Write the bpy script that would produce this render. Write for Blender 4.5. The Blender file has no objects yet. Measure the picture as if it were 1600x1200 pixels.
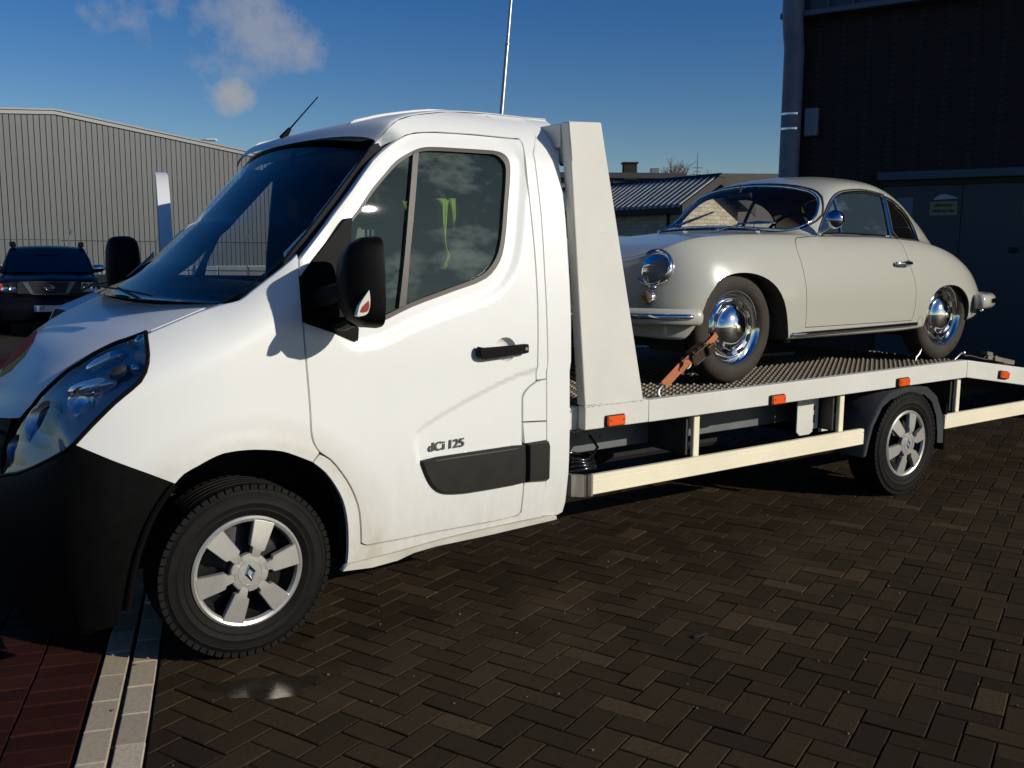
import bpy, bmesh, math, random
from mathutils import Vector, Matrix
from mathutils.bvhtree import BVHTree
from math import sin, cos, pi, sqrt, radians, atan2
random.seed(7)
SC = bpy.context.scene
COL = SC.collection
# ------------------------------------------------------------------ camera
cam = bpy.data.cameras.new('camera')
camo = bpy.data.objects.new('camera', cam)
COL.objects.link(camo)
cam.lens = 33.213
cam.sensor_width = 36.0
cam.clip_start = 0.05
cam.clip_end = 3000.0
camo.matrix_world = Matrix((
    (0.814869, 0.075663, -0.574685, -1.19064),
    (-0.579607, 0.117706, -0.806351, -3.38251),
    (0.006633, 0.990162, 0.139770, 1.54595),
    (0, 0, 0, 1)))
SC.camera = camo
# ------------------------------------------------------------------ sky, sun, exposure
SUN_EL, SUN_AZ = radians(22.0), radians(150.8)
W = bpy.data.worlds.new('World')
SC.world = W
W.use_nodes = True
nt = W.node_tree
N = nt.nodes
bg = N['Background']
sk = N.new('ShaderNodeTexSky')
sk.sky_type = 'NISHITA'
sk.sun_disc = False
sk.sun_elevation = SUN_EL
sk.sun_rotation = SUN_AZ
sk.altitude = 50
sk.air_density = 1.0
sk.dust_density = 0.3
sk.ozone_density = 3.0
hsv = N.new('ShaderNodeHueSaturation')
hsv.inputs['Hue'].default_value = 0.516
hsv.inputs['Saturation'].default_value = 1.4
nt.links.new(sk.outputs[0], hsv.inputs['Color'])
tc = N.new('ShaderNodeTexCoord')


def vmath(op, a, b=None):
    n = N.new('ShaderNodeVectorMath')
    n.operation = op
    for i, v in enumerate((a, b)):
        if v is None:
            continue
        if isinstance(v, (tuple, list)):
            n.inputs[i].default_value = v
        else:
            nt.links.new(v, n.inputs[i])
    return n.outputs['Value'] if op in ('DOT_PRODUCT', 'LENGTH', 'DISTANCE') else n.outputs[0]


def smath(op, a, b=None, clamp=False):
    n = N.new('ShaderNodeMath')
    n.operation = op
    n.use_clamp = clamp
    for i, v in enumerate((a, b)):
        if v is None:
            continue
        if isinstance(v, (int, float)):
            n.inputs[i].default_value = v
        else:
            nt.links.new(v, n.inputs[i])
    return n.outputs[0]


noi = N.new('ShaderNodeTexNoise')
noi.inputs['Scale'].default_value = 13.0
noi.inputs['Detail'].default_value = 8.0
noi.inputs['Roughness'].default_value = 0.62
nt.links.new(vmath('ADD', tc.outputs['Generated'], (0, 0, 0)), noi.inputs['Vector'])
prev = hsv.outputs[0]
# (direction, half width, half height, tilt, density) of each cloud bank
for dirv, a, b, tilt, dens in [((0.32, 0.927, 0.205), 0.125, 0.06, -0.1, 0.55), ((0.3264, 0.9337, 0.1473), 0.03, 0.02, 0, 0.75), ((-0.55, 0.72, 0.4), 0.22, 0.09, 0.2, 0.5), ((0.9, 0.2, 0.35), 0.2, 0.07, -0.1, 0.5), ((-0.3, -0.8, 0.4), 0.25, 0.1, 0.1, 0.5)]:
    d = Vector(dirv).normalized()
    rt = d.cross(Vector((0, 0, 1))).normalized()
    up = rt.cross(d).normalized()
    r2 = rt * cos(tilt) + up * sin(tilt)
    u2 = -rt * sin(tilt) + up * cos(tilt)
    du = smath('MULTIPLY', smath('SUBTRACT', vmath('DOT_PRODUCT', tc.outputs['Generated'], tuple(r2)), d.dot(r2)), 1 / a)
    dv = smath('MULTIPLY', smath('SUBTRACT', vmath('DOT_PRODUCT', tc.outputs['Generated'], tuple(u2)), d.dot(u2)), 1 / b)
    rr = smath('SQRT', smath('ADD', smath('MULTIPLY', du, du), smath('MULTIPLY', dv, dv)))
    front = smath('GREATER_THAN', vmath('DOT_PRODUCT', tc.outputs['Generated'], tuple(d)), 0.3)
    thr = smath('ADD', 0.36, smath('MULTIPLY', smath('MULTIPLY', rr, rr), 0.24))
    m = smath('MULTIPLY', smath('SUBTRACT', noi.outputs['Fac'], thr), 4.5, True)
    m = smath('MULTIPLY', m, front)
    m = smath('MULTIPLY', m, dens)
    mx = N.new('ShaderNodeMix')
    mx.data_type = 'RGBA'
    nt.links.new(m, mx.inputs['Factor'])
    nt.links.new(prev, mx.inputs['A'])
    mx.inputs['B'].default_value = (5.2, 5.1, 5.1, 1)
    prev = mx.outputs['Result']
nt.links.new(prev, bg.inputs['Color'])
bg.inputs['Strength'].default_value = 0.073
sun = bpy.data.lights.new('sun', 'SUN')
sun.energy = 3.6
sun.angle = radians(0.53)
sun.color = (1.0, 0.945, 0.84)
suno = bpy.data.objects.new('sun', sun)
COL.objects.link(suno)
sd = Vector((sin(SUN_AZ) * cos(SUN_EL), cos(SUN_AZ) * cos(SUN_EL), sin(SUN_EL)))
suno.rotation_euler = sd.to_track_quat('Z', 'Y').to_euler()
suno.location = sd * 40
vs = SC.view_settings
vs.view_transform = 'Standard'
vs.look = 'None'
vs.exposure = 0.0
vs.gamma = 1.0
SC.render.engine = 'CYCLES'
SC.cycles.max_bounces = 8
SC.cycles.transparent_max_bounces = 24
SC.cycles.use_denoising = True
SC.cycles.caustics_reflective = False
SC.cycles.caustics_refractive = False


# ------------------------------------------------------------------ helpers
def lin(c):
    return tuple(((v / 255.0) / 12.92 if v <= 10 else ((v / 255.0 + 0.055) / 1.055) ** 2.4) for v in c) + (1.0,)


class Mat:
    """small node-material builder"""

    def __init__(s, name):
        s.m = bpy.data.materials.new(name)
        s.m.use_nodes = True
        s.nt = s.m.node_tree
        s.n = s.nt.nodes
        s.b = s.n['Principled BSDF']
        s.out = s.n['Material Output']
        s.co = None

    def node(s, t, **k):
        x = s.n.new(t)
        for a, v in k.items():
            setattr(x, a, v)
        return x

    def link(s, a, b):
        s.nt.links.new(a, b)

    def set(s, **k):
        names = dict(col='Base Color', rough='Roughness', metal='Metallic', coat='Coat Weight', coatr='Coat Roughness',
                     spec='Specular IOR Level', ior='IOR', em='Emission Color', ems='Emission Strength', trans='Transmission Weight')
        for a, v in k.items():
            i = s.b.inputs[names[a]]
            if hasattr(v, 'is_linked') or hasattr(v, 'links'):
                s.link(v, i)
            else:
                if a in ('col', 'em') and len(v) == 3:
                    v = tuple(v) + (1.0,)
                i.default_value = v
        return s

    def coord(s, kind='Object'):
        t = s.node('ShaderNodeTexCoord')
        return t.outputs[kind]

    def noise(s, scale, detail=4, rough=.55, vec=None, stretch=None):
        n = s.node('ShaderNodeTexNoise')
        n.inputs['Scale'].default_value = scale
        n.inputs['Detail'].default_value = detail
        n.inputs['Roughness'].default_value = rough
        v = vec or s.coord()
        if stretch:
            mp = s.node('ShaderNodeMapping')
            mp.inputs['Scale'].default_value = stretch
            s.link(v, mp.inputs[0])
            v = mp.outputs[0]
        s.link(v, n.inputs['Vector'])
        return n.outputs['Fac']

    def ramp(s, fac, stops):
        r = s.node('ShaderNodeValToRGB')
        el = r.color_ramp.elements
        while len(el) < len(stops):
            el.new(0.5)
        for e, (p, c) in zip(el, stops):
            e.position = p
            e.color = tuple(c) + (1.0,) if len(c) == 3 else c
        s.link(fac, r.inputs[0])
        return r.outputs[0]

    def mix(s, fac, a, b, blend='MIX'):
        x = s.node('ShaderNodeMix', data_type='RGBA', blend_type=blend)
        for v, i in ((fac, 'Factor'), (a, 'A'), (b, 'B')):
            if hasattr(v, 'links'):
                s.link(v, x.inputs[i])
            elif i == 'Factor':
                x.inputs[i].default_value = v
            else:
                x.inputs[i].default_value = tuple(v) + (1.0,) if len(v) == 3 else v
        return x.outputs['Result']

    def math(s, op, a, b=0.0, clamp=False):
        x = s.node('ShaderNodeMath', operation=op, use_clamp=clamp)
        for i, v in enumerate((a, b)):
            if hasattr(v, 'links'):
                s.link(v, x.inputs[i])
            else:
                x.inputs[i].default_value = v
        return x.outputs[0]

    def bump(s, h, strength=.3, dist=.01):
        b = s.node('ShaderNodeBump')
        b.inputs['Strength'].default_value = strength
        b.inputs['Distance'].default_value = dist
        s.link(h, b.inputs['Height'])
        s.link(b.outputs[0], s.b.inputs['Normal'])
        return s

    def rand(s):
        """one random value per object and per loose piece"""
        o = s.node('ShaderNodeObjectInfo')
        g = s.node('ShaderNodeNewGeometry')
        return s.math('FRACT', s.math('ADD', o.outputs['Random'], g.outputs['Random Per Island']))


def simple(name, col, rough=.5, metal=0., coat=0., spec=.5, var=0.0, vscale=8, bump=0, bscale=60):
    m = Mat(name)
    m.set(col=col, rough=rough, metal=metal, coat=coat, spec=spec)
    if var:
        n = m.noise(vscale, 5)
        m.set(col=m.ramp(n, [(.3, [c * (1 - var) for c in col[:3]]), (.7, [min(1, c * (1 + var)) for c in col[:3]])]))
    if bump:
        m.bump(m.noise(bscale, 3), bump, .005)
    return m.m


class MB:
    """mesh collector: boxes, tubes, lathes, prisms, grids, built as ONE mesh object"""

    def __init__(s):
        s.v = []
        s.f = []
        s.mi = []
        s.cur = 0

    def add(s, vs, fs):
        o = len(s.v)
        s.v += [tuple(v) for v in vs]
        s.f += [tuple(i + o for i in f) for f in fs]
        s.mi += [s.cur] * len(fs)

    def box(s, x0, x1, y0, y1, z0, z1, c=0.0, M=None):
        """box, optionally with chamfered edges c"""
        if c <= 0:
            vs = [Vector((x, y, z)) for x in (x0, x1) for y in (y0, y1) for z in (z0, z1)]
            fs = [(0, 1, 3, 2), (4, 6, 7, 5), (0, 4, 5, 1), (2, 3, 7, 6), (0, 2, 6, 4), (1, 5, 7, 3)]
        else:
            b = bmesh.new()
            bmesh.ops.create_cube(b, size=1.0)
            for v in b.verts:
                v.co = Vector(((x0 + x1) / 2 + v.co.x * (x1 - x0), (y0 + y1) / 2 + v.co.y * (y1 - y0), (z0 + z1) / 2 + v.co.z * (z1 - z0)))
            bmesh.ops.bevel(b, geom=b.edges[:], offset=c, segments=1, affect='EDGES', clamp_overlap=True)
            b.verts.ensure_lookup_table()
            vs = [v.co.copy() for v in b.verts]
            fs = [[v.index for v in f.verts] for f in b.faces]
            b.free()
        if M:
            vs = [M @ v for v in vs]
        s.add(vs, fs)

    def hexa(s, a, b):
        """solid between two quads (4 points each)"""
        s.add(list(a) + list(b), [(3, 2, 1, 0), (4, 5, 6, 7), (0, 1, 5, 4), (1, 2, 6, 5), (2, 3, 7, 6), (3, 0, 4, 7)])

    def tube(s, pts, r, n=8, cap=True):
        pts = [Vector(p) for p in pts]
        rs = r if isinstance(r, (list, tuple)) else [r] * len(pts)
        rings = []
        t0 = (pts[1] - pts[0]).normalized()
        ref = Vector((0, 0, 1)) if abs(t0.z) < .9 else Vector((1, 0, 0))
        a = t0.cross(ref).normalized()
        for i, p in enumerate(pts):
            t = (pts[min(i + 1, len(pts) - 1)] - pts[max(i - 1, 0)]).normalized()
            a = (a - t * a.dot(t)).normalized()
            b = t.cross(a)
            rings.append([p + (a * cos(2 * pi * k / n) + b * sin(2 * pi * k / n)) * rs[i] for k in range(n)])
        vs = [v for g in rings for v in g]
        fs = []
        for i in range(len(pts) - 1):
            for k in range(n):
                k2 = (k + 1) % n
                fs.append((i * n + k, i * n + k2, (i + 1) * n + k2, (i + 1) * n + k))
        if cap:
            fs.append(tuple(range(n - 1, -1, -1)))
            fs.append(tuple((len(pts) - 1) * n + k for k in range(n)))
        s.add(vs, fs)

    def loop(s, pts, r, n=6):
        """closed tube"""
        pts = [Vector(p) for p in pts]
        m = len(pts)
        vs = []
        a = None
        for i, p in enumerate(pts):
            t = (pts[(i + 1) % m] - pts[i - 1]).normalized()
            if a is None:
                ref = Vector((0, 0, 1)) if abs(t.z) < .9 else Vector((1, 0, 0))
                a = t.cross(ref).normalized()
            a = (a - t * a.dot(t)).normalized()
            b = t.cross(a)
            vs += [p + (a * cos(2 * pi * k / n) + b * sin(2 * pi * k / n)) * r for k in range(n)]
        fs = []
        for i in range(m):
            j = (i + 1) % m
            for k in range(n):
                k2 = (k + 1) % n
                fs.append((i * n + k, i * n + k2, j * n + k2, j * n + k))
        s.add(vs, fs)

    def lathe(s, prof, o, axis='y', n=48, a0=0, a1=2 * pi):
        """prof: (radius, along axis); spun round the axis through o"""
        o = Vector(o)
        full = abs(a1 - a0 - 2 * pi) < 1e-6
        m = n if full else n + 1
        vs = []
        for i in range(m):
            t = a0 + (a1 - a0) * i / n
            for r, h in prof:
                if axis == 'y':
                    vs.append(o + Vector((r * cos(t), h, r * sin(t))))
                elif axis == 'z':
                    vs.append(o + Vector((r * cos(t), r * sin(t), h)))
                else:
                    vs.append(o + Vector((h, r * cos(t), r * sin(t))))
        k = len(prof)
        fs = []
        for i in range(n):
            j = (i + 1) % m
            for q in range(k - 1):
                fs.append((i * k + q, j * k + q, j * k + q + 1, i * k + q + 1))
        s.add(vs, fs)

    def prism(s, poly, lo, hi, axis='y', scale_hi=1.0):
        """closed polygon extruded along an axis"""
        n = len(poly)
        cx = sum(p[0] for p in poly) / n
        cy = sum(p[1] for p in poly) / n

        def mk(a, b, h):
            return Vector((a, h, b)) if axis == 'y' else (Vector((h, a, b)) if axis == 'x' else Vector((a, b, h)))
        vs = [mk(a, b, lo) for a, b in poly] + [mk(cx + (a - cx) * scale_hi, cy + (b - cy) * scale_hi, hi) for a, b in poly]
        fs = [tuple(range(n - 1, -1, -1)), tuple(range(n, 2 * n))]
        for i in range(n):
            j = (i + 1) % n
            fs.append((i, j, n + j, n + i))
        s.add(vs, fs)

    def grid(s, rows, close=False):
        k = len(rows[0])
        vs = [p for r in rows for p in r]
        fs = []
        for i in range(len(rows) - 1):
            for j in range(k - 1):
                fs.append((i * k + j, i * k + j + 1, (i + 1) * k + j + 1, (i + 1) * k + j))
            if close:
                fs.append((i * k + k - 1, i * k, (i + 1) * k, (i + 1) * k + k - 1))
        s.add(vs, fs)

    def ball(s, c, r, n=12, sc=(1, 1, 1)):
        c = Vector(c)
        rows = []
        for i in range(n // 2 + 1):
            t = pi * i / (n // 2)
            rows.append([c + Vector((r * sc[0] * sin(t) * cos(2 * pi * k / n), r * sc[1] * sin(t) * sin(2 * pi * k / n), r * sc[2] * cos(t))) for k in range(n)])
        s.grid(rows, True)

    def xform(s, M):
        s.v = [tuple(M @ Vector(v)) for v in s.v]
        return s

    def build(s, name, mat, parent=None, ang=35, fixn=True, merge=True):
        me = bpy.data.meshes.new(name)
        me.from_pydata(s.v, [], s.f)
        if fixn:
            b = bmesh.new()
            b.from_mesh(me)
            if merge:
                bmesh.ops.remove_doubles(b, verts=b.verts[:], dist=1e-5)
            bmesh.ops.recalc_face_normals(b, faces=b.faces[:])
            b.to_mesh(me)
            b.free()
        mats = mat if isinstance(mat, (list, tuple)) else [mat]
        for m in mats:
            me.materials.append(m)
        if len(mats) > 1 and len(me.polygons) == len(s.mi):
            me.polygons.foreach_set('material_index', s.mi)
        return finish(name, me, parent, ang)


def finish(name, me, parent=None, ang=35):
    if ang is None:
        me.shade_flat()
    else:
        me.shade_smooth()
        me.set_sharp_from_angle(angle=radians(ang))
    ob = bpy.data.objects.new(name, me)
    COL.objects.link(ob)
    adopt(ob, parent)
    return ob


def world_of(o):
    m = Matrix.LocRotScale(o.location, o.rotation_euler, o.scale)
    if o.parent:
        m = world_of(o.parent) @ o.matrix_parent_inverse @ m
    return m


def adopt(ob, parent):
    """child keeps the place its world coordinates give it"""
    if parent:
        ob.parent = parent
        ob.matrix_parent_inverse = world_of(parent).inverted()


def thing(name, label, cat, loc=(0, 0, 0), group=None):
    o = bpy.data.objects.new(name, None)
    o.empty_display_size = .2
    COL.objects.link(o)
    o.location = loc
    tag(o, label, cat, group)
    return o


def tag(o, label, cat, group=None):
    o['label'] = label
    o['category'] = cat
    if group:
        o['group'] = group
    return o


def struct(o, kind='structure'):
    o['kind'] = kind
    return o


def sstep(a, b, x):
    t = max(0., min(1., (x - a) / (b - a)))
    return t * t * (3 - 2 * t)


def lerp(a, b, t):
    return a + (b - a) * t


def catmull(pts, n):
    """smooth open curve through the points, n pieces per span"""
    P = [Vector(p) for p in pts]
    out = []
    for i in range(len(P) - 1):
        p0 = P[i - 1] if i else P[0] * 2 - P[1]
        p3 = P[i + 2] if i + 2 < len(P) else P[-1] * 2 - P[-2]
        p1, p2 = P[i], P[i + 1]
        for k in range(n):
            t = k / n
            out.append(0.5 * ((2 * p1) + (p2 - p0) * t + (2 * p0 - 5 * p1 + 4 * p2 - p3) * t * t + (3 * p1 - p0 - 3 * p2 + p3) * t ** 3))
    out.append(P[-1].copy())
    return out


def resample(pts, n):
    """n points equally spaced along a polyline"""
    P = [Vector(p) for p in pts]
    d = [0.]
    for a, b in zip(P, P[1:]):
        d.append(d[-1] + (b - a).length)
    out = []
    j = 0
    for i in range(n):
        t = d[-1] * i / (n - 1)
        while j < len(P) - 2 and d[j + 1] < t:
            j += 1
        w = (t - d[j]) / max(1e-9, d[j + 1] - d[j])
        out.append(P[j].lerp(P[j + 1], max(0, min(1, w))))
    return out


def table(rows, x):
    """row of values at x, monotone-smooth between the listed rows (first column x)"""
    if x <= rows[0][0]:
        return rows[0][1:]
    if x >= rows[-1][0]:
        return rows[-1][1:]
    for i in range(len(rows) - 1):
        if rows[i][0] <= x <= rows[i + 1][0]:
            break
    r1, r2 = rows[i], rows[i + 1]
    r0 = rows[i - 1] if i else None
    r3 = rows[i + 2] if i + 2 < len(rows) else None
    h = r2[0] - r1[0]
    t = (x - r1[0]) / h
    out = []
    for k in range(1, len(r1)):
        d1 = (r2[k] - r1[k]) / h
        m1 = d1 if r0 is None else ((r1[k] - r0[k]) / (r1[0] - r0[0]) + d1) / 2
        m2 = d1 if r3 is None else (d1 + (r3[k] - r2[k]) / (r3[0] - r2[0])) / 2
        if r0 is not None and (r1[k] - r0[k]) * d1 <= 0:
            m1 = 0
        if r3 is not None and (r3[k] - r2[k]) * d1 <= 0:
            m2 = 0
        out.append((2 * t ** 3 - 3 * t * t + 1) * r1[k] + (t ** 3 - 2 * t * t + t) * h * m1 + (-2 * t ** 3 + 3 * t * t) * r2[k] + (t ** 3 - t * t) * h * m2)
    return out


def inpoly(poly, x, z):
    c = False
    j = len(poly) - 1
    for i in range(len(poly)):
        a, b = poly[i], poly[j]
        if (a[1] > z) != (b[1] > z) and x < (b[0] - a[0]) * (z - a[1]) / (b[1] - a[1]) + a[0]:
            c = not c
        j = i
    return c


def polydist(poly, x, z, closed=False):
    best = 1e9
    n = len(poly)
    for i in range(n if closed else n - 1):
        ax, az = poly[i][:2]
        bx, bz = poly[(i + 1) % n][:2]
        dx, dz = bx - ax, bz - az
        L = dx * dx + dz * dz
        t = 0 if L < 1e-12 else max(0, min(1, ((x - ax) * dx + (z - az) * dz) / L))
        best = min(best, (x - ax - dx * t) ** 2 + (z - az - dz * t) ** 2)
    return sqrt(best)


def smooth_poly(poly, n=3, corner=50):
    """rounds a traced closed outline, keeping its sharp corners"""
    m = len(poly)
    P = [Vector((a, b)) for a, b in poly]
    sharp = []
    for i in range(m):
        a = P[i] - P[i - 1]
        b = P[(i + 1) % m] - P[i]
        sharp.append(a.length < 1e-6 or b.length < 1e-6 or abs(a.angle_signed(b, 0)) > radians(corner))
    out = []
    for i in range(m):
        p1, p2 = P[i], P[(i + 1) % m]
        p0 = P[i - 1] if not sharp[i] else p1 * 2 - p2
        p3 = P[(i + 2) % m] if not sharp[(i + 1) % m] else p2 * 2 - p1
        L = (p2 - p1).length
        # keep tangents in proportion to this span
        t1 = (p2 - p0)
        t2 = (p3 - p1)
        t1 = t1.normalized() * L if t1.length > 1e-9 else p2 - p1
        t2 = t2.normalized() * L if t2.length > 1e-9 else p2 - p1
        for k in range(n):
            t = k / n
            q = (2 * t ** 3 - 3 * t * t + 1) * p1 + (t ** 3 - 2 * t * t + t) * t1 + (-2 * t ** 3 + 3 * t * t) * p2 + (t ** 3 - t * t) * t2
            out.append((q.x, q.y))
    return out


def inset_poly(poly, d):
    """moves a closed outline inwards by d (outwards if negative)"""
    m = len(poly)
    area = sum(poly[i - 1][0] * poly[i][1] - poly[i][0] * poly[i - 1][1] for i in range(m))
    s = 1 if area > 0 else -1
    out = []
    for i in range(m):
        a, b, c = Vector(poly[i - 1]), Vector(poly[i]), Vector(poly[(i + 1) % m])
        e1 = (b - a).normalized() if (b - a).length > 1e-9 else Vector((0, 0))
        e2 = (c - b).normalized() if (c - b).length > 1e-9 else e1
        n1 = Vector((-e1.y, e1.x)) * s
        n2 = Vector((-e2.y, e2.x)) * s
        nn = n1 + n2
        if nn.length < 1e-6:
            nn = n1
        nn.normalize()
        k = max(.5, nn.dot(n1))
        q = b + nn * d / k
        out.append((q.x, q.y))
    return out


def panel(name, outline, mat, parent, holes=(), f=None, off=0.0, cell=.045, thick=.02, lip=.0015, lipd=.003, mirror=None, axis_map=None):
    """sheet cut to an outline in the (X, Z) plane, laid on the surface y = f(X, Z), with rounded-over edge and depth"""
    b = bmesh.new()
    es = []
    for lp in [outline] + list(holes):
        vs = []
        for x, z in lp:
            if vs and (Vector((x, 0, z)) - vs[-1].co).length < 1e-4:
                continue
            vs.append(b.verts.new((x, 0, z)))
        if (vs[0].co - vs[-1].co).length < 1e-4:
            b.verts.remove(vs.pop())
        for i in range(len(vs)):
            es.append(b.edges.new((vs[i - 1], vs[i])))
    bmesh.ops.triangle_fill(b, use_beauty=True, use_dissolve=False, edges=es, normal=(0, -1, 0))
    xs = [v.co.x for v in b.verts]
    zs = [v.co.z for v in b.verts]
    for ax, lo, hi in ((0, min(xs), max(xs)), (2, min(zs), max(zs))):
        k = math.floor(lo / cell) + 1
        while k * cell < hi:
            no = Vector((1, 0, 0)) if ax == 0 else Vector((0, 0, 1))
            bmesh.ops.bisect_plane(b, geom=b.verts[:] + b.edges[:] + b.faces[:], dist=1e-4, plane_co=no * (k * cell), plane_no=no)
            k += 1
    bmesh.ops.remove_doubles(b, verts=b.verts[:], dist=4e-4)
    b.normal_update()
    for fc in b.faces:
        if fc.normal.y > 0:
            fc.normal_flip()
    nfront = set(fc for fc in b.faces)
    bed = [e for e in b.edges if len(e.link_faces) == 1]
    nrm = {}
    for e in bed:
        fc = e.link_faces[0]
        a, c = e.verts[0].co, e.verts[1].co
        n = Vector((c.z - a.z, 0, a.x - c.x))
        if n.length < 1e-9:
            continue
        n.normalize()
        if n.dot(fc.calc_center_median() - a) > 0:
            n = -n
        for v in e.verts:
            nrm[v] = nrm.get(v, Vector()) + n
    g = f or (lambda X, Z: 0.0)

    def Y(x, z):
        return g(x, z) + off
    r1, r2 = {}, {}
    for v, n in nrm.items():
        n = n.normalized() if n.length > 1e-6 else Vector((0, 0, 0))
        y = Y(v.co.x, v.co.z)
        r1[v] = b.verts.new((v.co.x + n.x * lip, y + lipd, v.co.z + n.z * lip))
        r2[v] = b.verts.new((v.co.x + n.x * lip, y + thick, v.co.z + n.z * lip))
    for v in list(b.verts):
        if v not in r1.values() and v not in r2.values():
            pass
    ring = set(r1.values()) | set(r2.values())
    for v in b.verts:
        if v not in ring:
            v.co.y = Y(v.co.x, v.co.z)
    for e in bed:
        a, c = e.verts
        if a not in r1 or c not in r1:
            continue
        # keep winding of the front face
        lp = e.link_loops[0]
        if lp.vert != a:
            a, c = c, a
        b.faces.new((c, a, r1[a], r1[c]))
        b.faces.new((r1[c], r1[a], r2[a], r2[c]))
    b.verts.index_update()
    b.faces.index_update()
    front = set(fc.index for fc in nfront if fc.is_valid)
    me = bpy.data.meshes.new(name)
    b.to_mesh(me)
    b.free()
    me.materials.append(mat)
    me.shade_smooth()
    me.set_sharp_from_angle(angle=radians(50))
    if f:
        h = .004
        cache = {}
        nl = [(0., 0., 0.)] * len(me.loops)
        for p in me.polygons:
            if p.index in front:
                for li in p.loop_indices:
                    vi = me.loops[li].vertex_index
                    if vi not in cache:
                        x, _, z = me.vertices[vi].co
                        n = Vector(((g(x + h, z) - g(x - h, z)) / (2 * h), -1, (g(x, z + h) - g(x, z - h)) / (2 * h))).normalized()
                        cache[vi] = tuple(n)
                    nl[li] = cache[vi]
        me.normals_split_custom_set(nl)
    if mirror is not None:
        me.transform(Matrix(((1, 0, 0, 0), (0, -1, 0, 2 * mirror), (0, 0, 1, 0), (0, 0, 0, 1))))
        me.flip_normals()
    ob = bpy.data.objects.new(name, me)
    COL.objects.link(ob)
    adopt(ob, parent)
    return ob


def boolean(ob, cutter, op='DIFFERENCE'):
    md = ob.modifiers.new('b', 'BOOLEAN')
    md.operation = op
    md.solver = 'EXACT'
    md.object = cutter
    dg = bpy.context.evaluated_depsgraph_get()
    me = bpy.data.meshes.new_from_object(ob.evaluated_get(dg))
    ob.modifiers.clear()
    ob.data = me
    return ob


def text_mesh(body, size, depth, name, mat, parent, M, bold=0.0):
    cu = bpy.data.curves.new(name, 'FONT')
    cu.body = body
    cu.size = size
    cu.extrude = depth
    cu.offset = bold
    cu.align_x = 'CENTER'
    cu.align_y = 'CENTER'
    o = bpy.data.objects.new(name + '_tmp', cu)
    COL.objects.link(o)
    dg = bpy.context.evaluated_depsgraph_get()
    me = bpy.data.meshes.new_from_object(o.evaluated_get(dg))
    bpy.data.objects.remove(o)
    me.transform(M)
    me.materials.clear()
    me.materials.append(mat)
    return finish(name, me, parent, 30)


def copy_tree(o, parent=None):
    c = o.copy()
    COL.objects.link(c)
    if parent:
        c.parent = parent
    for ch in [x for x in bpy.data.objects if x.parent == o]:
        copy_tree(ch, c)
    return c


# ------------------------------------------------------------------ materials
def paint_white():
    m = Mat('white_paint')
    co = m.coord('Object')
    sep = m.node('ShaderNodeSeparateXYZ')
    g = m.node('ShaderNodeNewGeometry')
    m.link(g.outputs['Position'], sep.inputs[0])
    n1 = m.noise(3.2, 6, .6, co)
    n2 = m.noise(26, 5, .65, co, (1, 1, .35))
    low = m.math('SUBTRACT', 1.0, m.math('MULTIPLY', m.math('SUBTRACT', sep.outputs['Z'], .28), 1.35), True)
    dirt = m.math('MULTIPLY', m.math('ADD', m.math('MULTIPLY', low, low), m.math('MULTIPLY', m.math('SUBTRACT', n1, .5), .5)), m.math('ADD', n2, .15), True)
    dirt = m.math('MULTIPLY', dirt, .85, True)
    wx = m.math('MULTIPLY', sep.outputs['X'], sep.outputs['X'])
    wz = m.math('POWER', m.math('SUBTRACT', sep.outputs['Z'], .335), 2.0)
    rd = m.math('SQRT', m.math('ADD', wx, wz))
    spray = m.math('SUBTRACT', 1.0, m.math('MULTIPLY', m.math('ABSOLUTE', m.math('SUBTRACT', rd, .50)), 8.5), True)
    spray = m.math('MULTIPLY', spray, m.math('MULTIPLY', m.math('ADD', n1, -.12), 1.1), True)
    dirt = m.math('ADD', dirt, m.math('MULTIPLY', spray, m.math('GREATER_THAN', sep.outputs['Z'], .3)), True)
    base = m.ramp(n1, [(.3, (.80, .80, .76)), (.7, (.84, .84, .80))])
    m.set(col=m.mix(dirt, base, (.52, .48, .39)), rough=m.math('ADD', .34, m.math('MULTIPLY', dirt, .5)), coat=.12, coatr=.15, spec=.35)
    m.bump(m.noise(5.5, 2, .4, co), .05, .01)
    return m.m


WHITE = paint_white()


def worn_paint(name, col, rough):
    m = Mat(name)
    co = m.coord('Object')
    n1 = m.noise(2.2, 6, .62, co)
    n2 = m.noise(48, 4, .7, co, (.5, 1, 1.6))
    n3 = m.noise(11, 7, .72, co, (.35, 1, 2.2))
    c = m.ramp(n1, [(.3, [v * .92 for v in col]), (.7, [min(1, v * 1.04) for v in col])])
    c = m.mix(m.math('MULTIPLY', m.math('SUBTRACT', n3, .60, True), 3.0, True), c, [v * .62 for v in (col[0], col[1] * .97, col[2] * .9)])
    c = m.mix(m.math('MULTIPLY', m.math('SUBTRACT', n2, .735, True), 14, True), c, (.12, .075, .045))
    m.set(col=c, rough=m.math('ADD', rough, m.math('MULTIPLY', n3, .25)), spec=.35)
    m.bump(n2, .12, .003)
    return m.m


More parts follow.
